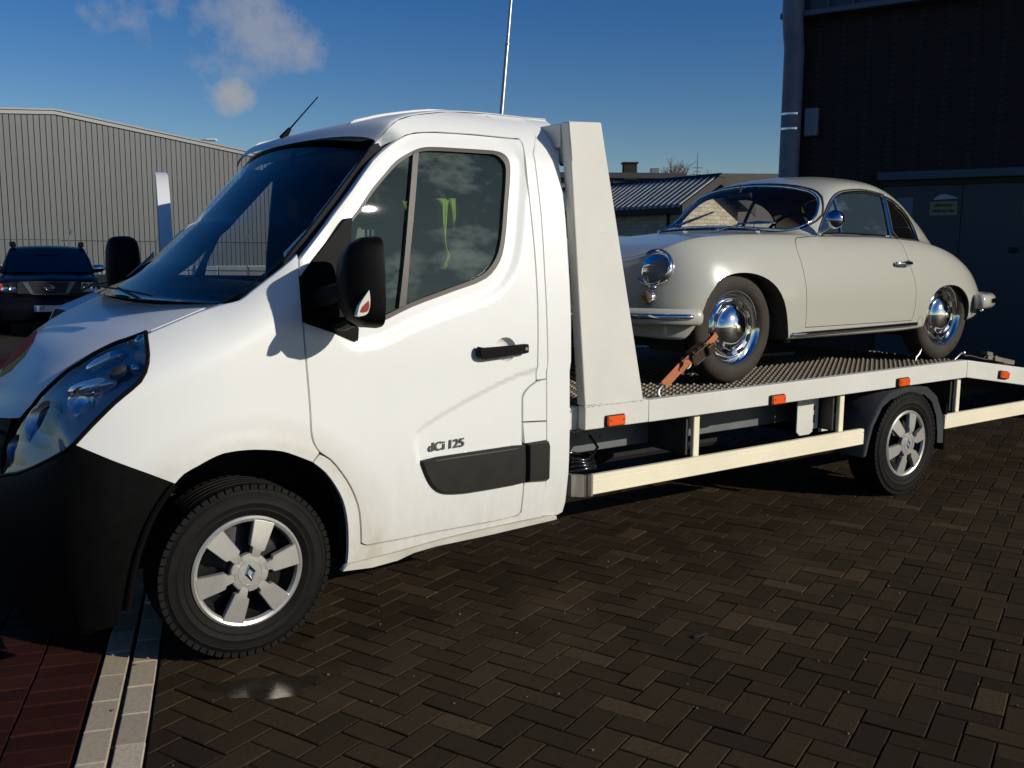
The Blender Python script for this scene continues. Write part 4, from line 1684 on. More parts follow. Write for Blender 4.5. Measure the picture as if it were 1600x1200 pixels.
# far side: the same sheets mirrored (the passenger door stands open)
for nm, key, ff in (('fender', 'fender', f_fender), ('sill', 'sill', fy), ('cab_corner', 'corner', fy), ('pillar_frame', 'frame', f_frame)):
    o = panel(nm, inset_poly(O[key], .0025), WHITE, T, f=ff, cell=.06, mirror=YC)
    if key == 'frame':
        o.data.transform(Matrix.Translation((.045, -.01, 0)))

# ---- door furniture
tr = panel('side_trim', inset_poly(smooth_poly(O['trim'], 3, 35), .012), GREYPL, door, f=lambda X, Z: fy(X, Z) + .011, off=-.026, cell=.08, lip=.013, lipd=.014, thick=.045)
panel('side_trim', inset_poly(O['trim2'], .008), GREYPL, T, f=lambda X, Z: fy(X, Z) + .011, off=-.026, cell=.08, lip=.009, lipd=.012, thick=.045)
hb = inset_poly(smooth_poly(O['handle'], 2, 60), .004)
panel('door_handle', hb, BLACKPL, door, f=fy, off=-.040, cell=.03, lip=.006, lipd=.009, thick=.026)
b = MB()
b.box(1.205, 1.247, fy(1.22, 1.12) - .038, fy(1.22, 1.12) + .005, 1.105, 1.140, .006)
b.box(.995, 1.02, fy(1.0, 1.12) - .03, fy(1.0, 1.12) + .005, 1.10, 1.138, .006)
hd = b.build('handle_mount', BLACKPL, door)
b = MB()
b.lathe([(0, -.002), (.0075, -.002), (.0075, .004)], (1.232, fy(1.23, 1.12) - .0405, 1.124), 'y', 14)
b.build('lock_barrel', WORNCHROME, door)
rc = O['recess']
cx, cz = sum(q[0] for q in rc) / len(rc), sum(q[1] for q in rc) / len(rc)
b = MB()
rows = []
for k, (s, dp) in enumerate(((1.012, .0), (.98, .006), (.9, .016), (.7, .026), (.4, .031), (.02, .033))):
    rows.append([Vector((cx + (x - cx) * s, f_door(cx + (x - cx) * s, cz + (z - cz) * s) + dp, cz + (z - cz) * s)) for x, z in rc])
b.grid(rows, True)
b.build('handle_recess', WHITE, door, 60)
panel('window_seal', inset_poly(SEAL, .0005), RUBBER, door, holes=[smooth_poly(O['glass'], 3)], f=lambda X, Z: fy(X, Z) + .016, cell=.09, lip=.001, thick=.03)
panel('window_glass', inset_poly(smooth_poly(O['glass'], 3), -.006), SIDEGLASS, door, f=lambda X, Z: fy(X, Z) + .032, cell=.06, thick=.004)
panel('window_divider', O['divider'], RUBBER, door, f=lambda X, Z: fy(X, Z) + .013, cell=.08, thick=.018)
A_, B_ = Vector(O['badge'][0]), Vector(O['badge'][1])
bw = (B_ - A_).length
ang = atan2(B_.z - A_.z, B_.x - A_.x)
mid = (A_ + B_) / 2
for body_, dx in (('dCi', -.046), ('125', .049)):
    text_mesh(body_, .051, .0016, 'engine_badge', simple('badge_metal', (.22, .21, .19), .25, .7), door,
              Matrix.Translation((mid.x + dx, -.045, mid.z + .004 + dx * sin(ang) * .4)) @ Matrix.Rotation(-ang * .4, 4, 'Y') @ Matrix(((1.12, .08, 0, 0), (0, 0, -1, 0), (0, 1, 0, 0), (0, 0, 0, 1))), .0010)
# mirror on the driver door
wm = MB()
sl = panel('mirror_sail', O['sail'], BLACKPL, T, f=fy, off=-.008, cell=.05, lip=.003, lipd=.004, thick=.03)


def mirror_rows(M):
    rows = []
    prof = [(0, .02), (.012, .55), (.035, .82), (.075, .97), (.12, 1.0), (.132, .985), (.128, .9), (.11, .88)]
    out = []
    # shell outline in local (u across, v up): u 0..0.2 outward, tall rounded box leaning
    base = [(-.085, -.17), (-.06, -.2), (0, -.212), (.055, -.2), (.092, -.16), (.108, -.05), (.106, .08), (.095, .165), (.07, .205), (0, .218), (-.06, .21), (-.088, .17), (-.098, .05), (-.096, -.08)]
    base = smooth_poly(base, 3, 70)
    for d, s in prof:
        rows.append([M @ Vector((d - .05, u * s, v * (s if d < .13 else s) - .0)) for u, v in base])
    return rows


# local x: towards the rear (mirror face), local y: inboard/outboard, z up
MM = Matrix.Translation((.325, -.262, 1.425)) @ Matrix.Rotation(radians(-12), 4, 'Z') @ Matrix.Rotation(radians(-4), 4, 'X') @ Matrix.Diagonal((1.1, 1.18, .77, 1))
b = MB()
b.grid(mirror_rows(MM), True)
mh = b.build('wing_mirror', BLACKPL, T, 60)
b = MB()
b.grid([[MM @ Vector((.072, u * .9, v * .9)) for u, v in ((-.09, -.2), (.1, -.2))], [MM @ Vector((.072, u * .9, v * .9)) for u, v in ((-.09, .2), (.1, .2))]])
b.build('mirror_glass', CHROME, mh)
b = MB()
b.tube([(.285, -.02, 1.36), (.300, -.12, 1.38), (.32, -.20, 1.40)], [.045, .038, .034], 12)
b.tube([(.36, -.03, 1.26), (.35, -.14, 1.27), (.345, -.22, 1.29)], [.03, .026, .024], 10)
b.build('mirror_arm', BLACKPL, mh)
# side repeater in the mirror shell
b = MB()
lp = [(-.035, -.192), (-.01, -.20), (.028, -.18), (.044, -.10), (.040, -.03), (.02, -.06), (-.02, -.13)]
lp = smooth_poly(lp, 2, 70)
RM = MM @ Matrix.Translation((-.002, -.099, -.012)) @ Matrix.Rotation(radians(-90 + 10), 4, 'Z') @ Matrix.Scale(.72, 4)
b.add([RM @ Vector((.004, u, v)) for u, v in lp] + [RM @ Vector((.022, u * .82, v * .96 - .004)) for u, v in lp], [tuple(range(len(lp) - 1, -1, -1)), tuple(range(len(lp), 2 * len(lp)))] + [(i, (i + 1) % len(lp), len(lp) + (i + 1) % len(lp), len(lp) + i) for i in range(len(lp))])
b.build('indicator_lens', simple('clear_lens_plastic', (.62, .60, .55), .15, .3, .6), mh, 60)
b = MB()
b.add([RM @ Vector((.0225, u * .6 + .004, v * .45 - .085)) for u, v in lp if True], [tuple(range(len(lp)))])
b.build('indicator_bulb', simple('red_amber_lens', (.26, .03, .02), .2, spec=.3), mh)

# ---- black backing behind the panel gaps, wheel housing, floor
b = MB()
rows = []
inner = [(.20, 1.50), (.62, 1.96), (.80, 2.05), (1.52, 2.06), (1.52, .34), (.40, .34), (.40, .5), (.35, .62), (.25, .74)]
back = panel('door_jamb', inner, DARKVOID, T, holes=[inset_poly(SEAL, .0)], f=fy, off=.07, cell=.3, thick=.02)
panel('door_jamb', [(.43, 1.40), (.66, 1.86), (.86, 2.03), (1.50, 2.04), (1.50, .36), (.43, .36)], LINER, T, holes=[[(.46, .5), (.46, 1.30), (.50, 1.48), (.66, 1.80), (.80, 1.93), (.86, 1.93), (.86, 1.9), (.80, .5)]], f=fy, off=.06, cell=.3, thick=.02, mirror=YC)
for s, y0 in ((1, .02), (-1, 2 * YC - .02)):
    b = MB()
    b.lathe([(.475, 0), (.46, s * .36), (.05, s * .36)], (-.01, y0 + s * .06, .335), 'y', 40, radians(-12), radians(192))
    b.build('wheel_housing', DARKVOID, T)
b = MB()
b.box(.42, 1.48, .03, 2 * YC - .03, .36, .48)
b.box(1.44, 1.49, .24, 2 * YC - .24, .4, 2.0, .02)
b.build('cab_floor', DARKVOID, T, None)
# rear cab wall seen past the corner
b = MB()
b.box(1.495, 1.52, .26, 2 * YC - .26, .34, 2.05, .01)
b.build('cab_rear_wall', WHITE, T)

# ---- roof, windscreen, bonnet: swept from the traced near edge across to its mirror image


def sweep(edge, bow, crown, k=2.3, n=28, kz=None):
    rows = []
    m = len(edge)
    for i, e in enumerate(edge):
        t = i / (m - 1)
        bw_, cr = bow(t), crown(t)
        row = []
        for j in range(n + 1):
            u = -cos(pi * j / n)
            pr = 1 - abs(u) ** k
            pz = pr if kz is None else (max(0, 1 - abs(u) ** kz)) ** .5
            row.append(Vector((e[0] - bw_ * pr, YC + u * (YC - e[1]), e[2] + cr * pz)))
        rows.append(row)
    return rows


ws = catmull(O['ws'], 4)
wrows = sweep(ws, lambda t: lerp(.21, .10, t ** .7), lambda t: lerp(0, .05, t))
b = MB()
b.grid(wrows)
b.build('windscreen', SCREENGLASS, T, 60)
# black printed border of the glass
b = MB()
n_ = len(wrows[0]) - 1
for side in (0, 1):
    rr = []
    for i, row in enumerate(wrows):
        a_ = row[0] if side == 0 else row[n_]
        c_ = Vector(row[0 if side == 0 else n_])
        e_ = row[2 if side == 0 else n_ - 2]
        rr.append([c_ + Vector((.004, 0, -.002)), c_.lerp(e_, .55) + Vector((.005, 0, -.003)), c_.lerp(e_, 1.0) + Vector((.006, 0, -.004))])
    b.grid(rr)
q_ = len(wrows)
b.grid([[v + Vector((.006, 0, -.004)) for v in wrows[i]] for i in (q_ - 4, q_ - 3, q_ - 2, q_ - 1)])
b.grid([[v + Vector((.006, 0, -.004)) for v in wrows[i]] for i in (0, 2, 4, 7)])
b.build('glass_border', simple('black_glass_print', (.004, .004, .005), .25), T, 60)
rf = catmull([(x, f_frame(x, z), z) for x, _, z in O['roof']], 3)
rrows = sweep(rf, lambda t: lerp(.10, .0, min(1, t * 1.6)), lambda t: lerp(.042, .022, min(1, t * 3)), 2.6, 36, 5)
b = MB()
b.grid(rrows)
b.build('roof', WHITE, T, 60)
for y in (.42, 2 * YC - .42):
    b = MB()
    pts = []
    for i in range(4, len(rrows)):
        row = rrows[i]
        for j in range(len(row) - 1):
            if row[j].y <= y <= row[j + 1].y:
                t = (y - row[j].y) / (row[j + 1].y - row[j].y)
                pts.append(row[j].lerp(row[j + 1], t) + Vector((0, 0, .002)))
                break
    pts = pts[:12]
    b.tube(pts, [.002] + [.008] * (len(pts) - 4) + [.005, .003, .001], 8)
    b.build('roof_rib', WHITE, T)
b = MB()
row = rrows[2]
b.tube([(.62, YC + .1, 2.075), (.64, YC + .1, 2.10), (.66, YC + .1, 2.125)], [.018, .014, .009], 10)
b.tube([(.66, YC + .1, 2.125), (.80, YC + .08, 2.285)], [.0045, .003], 6)
b.build('antenna', BLACKPL, T)
# bonnet
hedge = [Vector(p) for p in O['seam']] + [Vector(p) for p in O['lens_in'][1:10]]
he = resample(catmull(hedge, 4), 26)
hrows = sweep(he, lambda t: lerp(.15, .08, min(1, t * 1.3)), lambda t: -.02, 3, 32)
b = MB()
b.grid(hrows)
b.grid([hrows[0], [v + Vector((.0, 0, -.02)) for v in hrows[0]]])
b.grid([[r[0] for r in hrows], [r[0] + Vector((.004, .004, -.012)) for r in hrows]])
bon = b.build('bonnet', WHITE, T, 40)


def on_bonnet(x, y):
    o = Vector((x, y, 3))
    best = None
    for i in range(len(hrows) - 1):
        for j in range(len(hrows[0]) - 1):
            a, c, d, e = hrows[i][j], hrows[i][j + 1], hrows[i + 1][j + 1], hrows[i + 1][j]
            for tri in ((a, c, d), (a, d, e)):
                det = (tri[1].y - tri[2].y) * (tri[0].x - tri[2].x) + (tri[2].x - tri[1].x) * (tri[0].y - tri[2].y)
                if abs(det) < 1e-12:
                    continue
                l1 = ((tri[1].y - tri[2].y) * (x - tri[2].x) + (tri[2].x - tri[1].x) * (y - tri[2].y)) / det
                l2 = ((tri[2].y - tri[0].y) * (x - tri[2].x) + (tri[0].x - tri[2].x) * (y - tri[2].y)) / det
                l3 = 1 - l1 - l2
                if min(l1, l2, l3) >= -1e-4:
                    return l1 * tri[0].z + l2 * tri[1].z + l3 * tri[2].z
    return None


def bonnet_patch(name, poly, mat, lift, parent=bon):
    """thin sticker following the bonnet: poly in (x, y)"""
    b = bmesh.new()
    vs = [b.verts.new((x, y, 0)) for x, y in poly]
    es = [b.edges.new((vs[i - 1], vs[i])) for i in range(len(vs))]
    bmesh.ops.triangle_fill(b, use_beauty=True, edges=es, normal=(0, 0, 1))
    for ax in (0, 1):
        lo, hi = min(v.co[ax] for v in b.verts), max(v.co[ax] for v in b.verts)
        k = math.floor(lo / .03) + 1
        while k * .03 < hi:
            no = Vector((1, 0, 0)) if ax == 0 else Vector((0, 1, 0))
            bmesh.ops.bisect_plane(b, geom=b.verts[:] + b.edges[:] + b.faces[:], dist=1e-4, plane_co=no * (k * .03), plane_no=no)
            k += 1
    last = 1.1
    for v in b.verts:
        z = on_bonnet(v.co.x, v.co.y)
        last = z if z is not None else last
        v.co.z = last + lift
    me = bpy.data.meshes.new(name)
    b.to_mesh(me)
    b.free()
    me.materials.append(mat)
    return finish(name, me, parent, 60)


STK = [('sticker', [(-.475, 1.302), (-.455, 1.40), (-.54, 1.41), (-.61, 1.35), (-.634, 1.23), (-.602, 1.119), (-.561, 1.087), (-.52, 1.109)], (.85, .07, .035)),
       ('sticker', [(-.525, 1.098), (-.561, 1.078), (-.604, 1.108), (-.637, 1.22), (-.655, 1.12), (-.625, 1.01), (-.575, 1.0), (-.545, 1.055)], (.9, .36, .07)),
       ('sticker', [(-.468, 1.305), (-.448, 1.40), (-.43, 1.38), (-.452, 1.28)], (.9, .65, .25))]
for nm, pl, c in STK:
    bonnet_patch(nm, pl, simple('bonnet_print', c, .7, spec=.1), .003)

# ---- headlamp
lo = resample(catmull(O['lens_out'], 3), 30)
li = resample(catmull(O['lens_in'], 3), 30)


def lamp_rows(dy, shrink=0.0):
    rows = []
    for i in range(30):
        a, c = lo[i], li[i]
        row = []
        for j in range(9):
            u = j / 8
            u2 = shrink + u * (1 - 2 * shrink)
            p = a.lerp(c, u2)
            bul = .035 * sin(pi * u2) * sin(pi * min(1, (i + 1) / 29.0))
            row.append(p + Vector((-bul * .5 + dy * .6, -bul * .5 + dy, bul * .2)))
        rows.append(row)
    return rows


hl = None
b = MB()
b.grid(lamp_rows(.055, .03))
hl = b.build('headlight', simple('headlamp_inner_panel', (.50, .54, .60), .42, .0, spec=.6), T, 60)
hl['label'] = 'swept back clear headlight'
b = MB()
b.grid(lamp_rows(.0))
b.build('lens', LENS, hl, 60)
b = MB()
fr = [lamp_rows(-.002)[i][0] for i in range(30)] + [lamp_rows(-.002)[i][8] for i in range(29, -1, -1)]
b.loop(fr, .008, 6)
b.build('lamp_seal', BLACKPL, hl)
lr = lamp_rows(.030)


def bowl(i, j, r, depth, mat, name, ns=22, ax=None):
    c = Vector(lr[int(i)][j])
    nrm = ax or Vector((-.72, -.60, .34))
    nrm.normalize()
    rot = nrm.to_track_quat('Y', 'Z').to_matrix().to_4x4()
    b = MB()
    b.lathe([(0, -depth), (r * .55, -depth * .8), (r * .9, -depth * .3), (r, 0), (r * 1.08, .004), (r * 1.1, -.01)], (0, 0, 0), 'y', ns)
    b.xform(Matrix.Translation(c) @ rot)
    return b.build(name, mat, hl, 50)


BOWLM = simple('satin_lamp_bowl', (.55, .58, .62), .25, .75)
bowl(18, 4, .082, .020, BOWLM, 'reflector_bowl')
bowl(17.6, 4, .050, .004, simple('projector_lens', (.02, .025, .035), .05, spec=.8), 'projector')
bowl(12, 3, .050, .018, CHROME, 'reflector_bowl')
bowl(24, 4, .055, .014, simple('lamp_inner_blue', (.16, .2, .27), .2, .6), 'reflector_bowl')
SATIN = simple('satin_lamp_metal', (.75, .75, .72), .18, .9)


def capsule(i, j, i2, j2, r, mat, name):
    p, q = Vector(lr[i][j]), Vector(lr[i2][j2])
    b = MB()
    pts = [p.lerp(q, t) for t in (0, .12, .3, .7, .88, 1)]
    b.tube(pts, [r * .25, r * .75, r, r, r * .8, r * .3], 14)
    return b.build(name, mat, hl, 60)


capsule(5, 5, 10, 6, .028, SATIN, 'indicator_housing')
capsule(3, 5, 4, 5, .022, simple('amber_bulb', (.6, .14, .03), .2), 'indicator_bulb')
capsule(1, 4, 3, 4, .020, SATIN, 'lamp_holder')
capsule(8, 2, 13, 5, .032, SATIN, 'beam_housing')
capsule(6, 2, 8, 3, .030, DARKGREY, 'beam_collar')
capsule(5, 1, 6, 2, .022, SATIN, 'lamp_holder')

# ---- bumper, nose: swept round the front
bp = [Vector((q[0], fy(q[0], q[1]), q[1])) for q in O['bumper_side']]
prof_lo = .27


def bumper_section(p, zt, inset=0.0):
    return [p + Vector((0, 0, zt - p.z)), p + Vector((-.005, -.012, zt - .05 - p.z)), p + Vector((-.004, -.014, .55 - p.z)), p + Vector((0, -.012, .40 - p.z)), p + Vector((.01, 0, prof_lo - p.z))]


rows = []
pa = O['bumper_arch']
arch_pts = [Vector((q[0], fy(q[0], q[1]) - .006, q[1])) for q in pa]
# first row follows the wheel arch
rows.append([arch_pts[0], arch_pts[2], arch_pts[3], arch_pts[4], arch_pts[5]])
for x, zt in ((-.361, .767), (-.464, .819), (-.576, .882)):
    zs = [zt, lerp(zt, .3, .3), lerp(zt, .3, .55), .40, lerp(.27, .19, min(1, (-x - .36) / .16))]
    xo = x
    xa = [max(0, (x + .36) * 0) for _ in zs]
    row = []
    for q, z in enumerate(zs):
        lim = table(sorted([(zz, xx) for xx, zz in pa]), z)[0]
        xx = min(x, lim - .03) if q else x
        row.append(Vector((xx, fy(xx, z) - (.010 if q else 0), z)))
    rows.append(row)
nose = [(-.605, .125, .838), (-.65, .22, .788), (-.705, .36, .733), (-.755, .52, .695), (-.79, .72, .68), (-.80, YC, .675)]
for x, y, zt in nose:
    rows.append([Vector((x, y, zt)), Vector((x - .02, y - .012, zt - .06)), Vector((x - .02, y - .012, .52)), Vector((x - .015, y, .38)), Vector((x + .015, y, .19))])
full = rows + [[Vector((v.x, 2 * YC - v.y, v.z)) for v in r] for r in reversed(rows[:-1])]
b = MB()
b.grid(full)
bmp = b.build('bumper', BLACKPL, T, 50)
# raised lip along the wheel arch
b = MB()
b.tube([p + Vector((-.004, -.006, 0)) for p in resample(catmull(arch_pts, 3), 18)], .012, 8)
b.build('arch_lip', BLACKPL, bmp)
b = MB()
rows = []
for x, y in ((-.735, .655), (-.755, .72), (-.775, .85), (-.78, YC)):
    rows.append([Vector((x - .01, y, .665)), Vector((x + .0, y, .72)), Vector((x + .03, y, .82)), Vector((x + .06, y, .905))])
full = rows + [[Vector((v.x, 2 * YC - v.y, v.z)) for v in r] for r in reversed(rows[:-1])]
b.grid(full)
gr_ = b.build('grille', BLACKPL, T, 50)
b = MB()
for z in (.72, .78, .84):
    b.tube([(-.745 + (z - .8) * .3, .68, z), (-.775 + (z - .8) * .3, .85, z), (-.78 + (z - .8) * .3, YC, z), (-.775 + (z - .8) * .3, 2 * YC - .85, z), (-.745 + (z - .8) * .3, 2 * YC - .68, z)], .008, 6)
b.build('grille_slat', GREYPL, gr_)


def diamond(b, M, s, w, d):
    """double-pointed lozenge badge, hollow"""
    o = [(0, 1.28 * s), (.80 * s, 0), (0, -1.28 * s), (-.80 * s, 0)]
    i_ = [(q[0] * w, q[1] * w) for q in o]
    for k in range(4):
        a, c = o[k], o[(k + 1) % 4]
        e, f_ = i_[(k + 1) % 4], i_[k]
        md = [((p[0] + q[0]) / 2, (p[1] + q[1]) / 2) for p, q in ((a, f_), (c, e))]
        vs = [M @ Vector((a[0], a[1], 0)), M @ Vector((c[0], c[1], 0)), M @ Vector((e[0], e[1], 0)), M @ Vector((f_[0], f_[1], 0)), M @ Vector((md[0][0], md[0][1], d)), M @ Vector((md[1][0], md[1][1], d))]
        b.add(vs, [(0, 1, 5, 4), (4, 5, 2, 3)])


b = MB()
zb = on_bonnet(-.80, YC) or .98
diamond(b, Matrix.Translation((-.775, YC, .845)) @ Matrix(((0, .35, -.94, 0), (1, 0, 0, 0), (0, .94, .35, 0), (0, 0, 0, 1))), .075, .5, .015)
b.build('badge', CHROME, bon, None)
# cowl and wipers
b = MB()
row = wrows[0]
b.grid([[v + Vector((-.01, 0, -.012)) for v in hrows[0]], [v + Vector((.05, 0, .004)) for v in hrows[0]], [v + Vector((.05, 0, .015)) for v in wrows[2][::1]][:33] if len(wrows[2]) == len(hrows[0]) else [v + Vector((.11, 0, .035)) for v in hrows[0]]])
b.build('cowl', BLACKPL, T, 50)


def on_ws(u, v):
    i = v * (len(wrows) - 1)
    j = u * (len(wrows[0]) - 1)
    a = wrows[int(i)][int(j)]
    return a


for u0, u1, v1 in ((.30, .62, .10), (.66, .93, .12)):
    b = MB()
    p0, p1 = on_ws(u0, .06) + Vector((-.03, 0, .012)), on_ws(u1, v1) + Vector((-.03, 0, .02))
    b.tube([p0, p0.lerp(p1, .5) + Vector((-.008, 0, .006)), p1], .004, 6)
    b.tube([p0 + Vector((-.05, 0, -.01)), p0.lerp(p1, .5) + Vector((-.02, 0, .012))], .006, 6)
    b.build('wiper', BLACKPL, T)

# ---- open passenger door (far side), seen edge-on past the windscreen
dH = Vector((.30, 2 * YC - .02, 0))
dd = Vector((.245, .97, 0)).normalized()
dn = Vector((-dd.y, dd.x, 0))


def dpt(a, z, o=0.0):
    p = dH + dd * a + dn * o
    return Vector((p.x, p.y, z))


b = MB()
low = [(0, .42), (.95, .42), (1.0, .5), (1.0, 1.38), (.0, 1.30)]
b.add([dpt(a, z, -.045) for a, z in low] + [dpt(a, z, .045) for a, z in low], [(4, 3, 2, 1, 0), (5, 6, 7, 8, 9)] + [(i, (i + 1) % 5, 5 + (i + 1) % 5, 5 + i) for i in range(5)])
od = b.build('door', WHITE, T, 30)
od['label'] = 'open passenger door, swung forward on the far side'
b = MB()
fo = [(.05, 1.30), (.30, 1.62), (.55, 1.88), (.70, 1.98), (.95, 2.02), (1.0, 1.98), (1.03, 1.80), (1.0, 1.38)]
fi = [(.14, 1.34), (.35, 1.60), (.58, 1.82), (.72, 1.91), (.92, 1.93), (.935, 1.90), (.96, 1.78), (.94, 1.42)]
n = len(fo)
vs = [dpt(a, z, -.035) for a, z in fo] + [dpt(a, z, .035) for a, z in fo] + [dpt(a, z, -.03) for a, z in fi] + [dpt(a, z, .03) for a, z in fi]
fs = []
for i in range(n - 1):
    fs += [(i, i + 1, n + i + 1, n + i), (2 * n + i, 3 * n + i, 3 * n + i + 1, 2 * n + i + 1), (i, 2 * n + i, 2 * n + i + 1, i + 1), (n + i, n + i + 1, 3 * n + i + 1, 3 * n + i)]
b.add(vs, fs)
b.build('window_frame', WHITE, od, 40)
b = MB()
b.add([dpt(a, z, .01) for a, z in fi], [tuple(range(n))])
b.build('window_glass', SIDEGLASS, od)
b = MB()
MF = Matrix.Translation(dpt(.27, 1.435, .22)) @ Matrix.Rotation(atan2(dd.y, dd.x) + radians(14), 4, 'Z') @ Matrix.Diagonal((1, .88, .82, 1))
b.grid(mirror_rows(MF), True)
mo = b.build('wing_mirror', BLACKPL, T, 60)
mo['label'] = 'black mirror of the open far door'
b = MB()
b.tube([dpt(.20, 1.40, .03), dpt(.24, 1.40, .13), dpt(.27, 1.42, .2)], .04, 10)
b.tube([dpt(.22, 1.30, .03), dpt(.25, 1.30, .16)], .03, 10)
b.build('mirror_arm', BLACKPL, mo)

# inner trim of the far screen pillar, which the open door leaves in view
b = MB()
rows = []
for p_ in ws[::3] + [ws[-1]]:
    q_ = Vector((p_.x, 2 * YC - p_.y, p_.z))
    rows.append([q_ + Vector((.012, -.004, -.008)), q_ + Vector((.10, .012, -.01)), q_ + Vector((.20, .02, -.015)), q_ + Vector((.21, .05, -.02))])
b.grid(rows)
b.build('pillar_trim', DASH, T, 60)
# ---- cab interior
for y in (.52, 1.08, 1.52):
    b = MB()
    b.box(1.14, 1.28, y - .22, y + .22, .95, 1.66, .05, Matrix.Translation((1.2, 0, 0)) @ Matrix.Rotation(radians(10), 4, 'Y') @ Matrix.Translation((-1.14, 0, .02)))
    b.box(.72, 1.24, y - .23, y + .23, .82, 1.0, .05)
    st = b.build('seat', SEATCLOTH, T)
    b = MB()
    b.box(1.26, 1.36, y - .13, y + .13, 1.66, 1.84, .04)
    b.tube([(1.31, y - .06, 1.55), (1.31, y - .06, 1.68)], .008, 6)
    b.tube([(1.31, y + .06, 1.55), (1.31, y + .06, 1.68)], .008, 6)
    b.build('headrest', SEATCLOTH, st)
b = MB()
rows = []
for x, z in ((.05, 1.36), (.22, 1.40), (.40, 1.395), (.50, 1.33), (.52, 1.15), (.42, .8)):
    rows.append([Vector((x, y, z)) for y in (.06, .4, .9, 1.4, 1.91)])
b.grid(rows)
b.build('dashboard', DASH, T, 40)
b = MB()
b.loop([Vector((.60, .52, 1.24)) + Vector((.10 * sin(t), .19 * cos(t), .165 * sin(t) * 1.0)) for t in [2 * pi * i / 32 for i in range(32)]], .015, 8)
b.tube([(.60, .52, 1.24), (.42, .52, 1.10)], .03, 8)
for t in (0, 2.1, 4.2):
    b.tube([(.60, .52, 1.24), (.60 + .10 * sin(t), .52 + .19 * cos(t), 1.24 + .165 * sin(t))], .012, 6)
b.build('steering_wheel', DASH, T)
b = MB()
b.box(.60, .66, YC - .13, YC + .13, 1.86, 1.94, .02)
b.tube([(.62, YC, 1.94), (.64, YC, 2.02)], .012, 6)
b.build('rear_view_mirror', DASH, T)
b = MB()
rows = []
for x, z in ((.70, 1.985), (.95, 2.07), (1.48, 2.09)):
    rows.append([Vector((x, y, z - (.06 if y in (.24, 1.73) else 0))) for y in (.24, .5, YC, 1.47, 1.73)])
b.grid(rows)
b.build('headlining', LINER, T, 60)
b = MB()
b.tube([(.615, YC - .02, 1.86), (.615, YC - .02, 1.80)], .002, 5)
b.prism([(-.03, 0), (.0, .035), (.03, 0), (.022, -.07), (-.022, -.07)], YC - .022, YC - .018, 'y')
b.v = [(v[0] + .615, v[1], v[2] + 1.76) if v[2] < 1 else v for v in b.v]
tag(b.build('air_freshener', simple('amber_tag', (.25, .12, .03), .6), None, 40), 'small dark amber tag hanging from the cab mirror behind the windscreen', 'air freshener')
# hi-vis waistcoats hung by the driver's seat, close behind the door glass


def waistcoat(label, strips):
    b = MB()
    for pts in strips:
        rows = []
        for x, y, z, w in pts:
            rows.append([Vector((x - w, y + .012, z)), Vector((x - w * .3, y - .006, z)), Vector((x + w * .4, y + .008, z)), Vector((x + w, y - .004, z))])
        b.grid(rows)
    o = b.build('safety_waistcoat', HIVIS, None, 60)
    md = o.modifiers.new('thick', 'SOLIDIFY')
    md.thickness = .004
    return tag(o, label, 'waistcoat', 'safety waistcoats in the cab')


waistcoat('yellow green safety waistcoat hanging in folds from the driver seat behind the door glass',
          [[(1.02, .25, 1.765, .026), (1.018, .25, 1.74, .022), (1.02, .252, 1.66, .016), (1.022, .25, 1.60, .007), (1.03, .25, 1.555, .005), (1.038, .25, 1.525, .014), (1.03, .25, 1.49, .018), (1.015, .25, 1.462, .012)],
           [(1.075, .27, 1.775, .018), (1.078, .27, 1.72, .016), (1.082, .27, 1.66, .012), (1.088, .27, 1.61, .004)],
           [(1.05, .30, 1.775, .05), (1.10, .33, 1.74, .05), (1.13, .36, 1.69, .04)]])
waistcoat('corner of a yellow green safety waistcoat just left of the window bar in the door',
          [[(.842, .28, 1.755, .012), (.850, .28, 1.71, .016), (.862, .28, 1.675, .022), (.868, .28, 1.668, .018)]])

# ---- wheels


def tyre(b, c, R, w, side):
    """side: -1 when the outer face looks towards -y"""
    hw = w / 2
    prof = [(.212, hw * .80), (.222, hw * .92), (.238, hw * .97), (.240, hw * .99), (.244, hw * .99), (.246, hw * .975), (.262, hw * 1.0), (.264, hw * 1.015), (.267, hw * 1.015), (.269, hw * 1.0), (.285, hw * .995), (.296, hw * .985), (.298, hw * 1.0), (.302, hw * .995), (.304, hw * .965), (R - .024, hw * .93), (R - .008, hw * .84), (R - .002, hw * .76)]
    gro = []
    for g0 in (.48, .16, -.16, -.48):
        gro += [(R, hw * (g0 + .07)), (R - .010, hw * (g0 + .05)), (R - .010, hw * (g0 - .05)), (R, hw * (g0 - .07))]
    prof = prof + gro + [(r, -h) for r, h in reversed(prof)]
    b.lathe(prof, c, 'y', 72)
    for i in range(64):
        t = 2 * pi * i / 64
        M = Matrix.Translation(c) @ Matrix.Rotation(-t, 4, 'Y')
        for s in (-1, 1):
            b.box(R - .020, R + .0005, s * hw * .84 - .010, s * hw * .84 + .010, -.0138, .0138, .002, M)


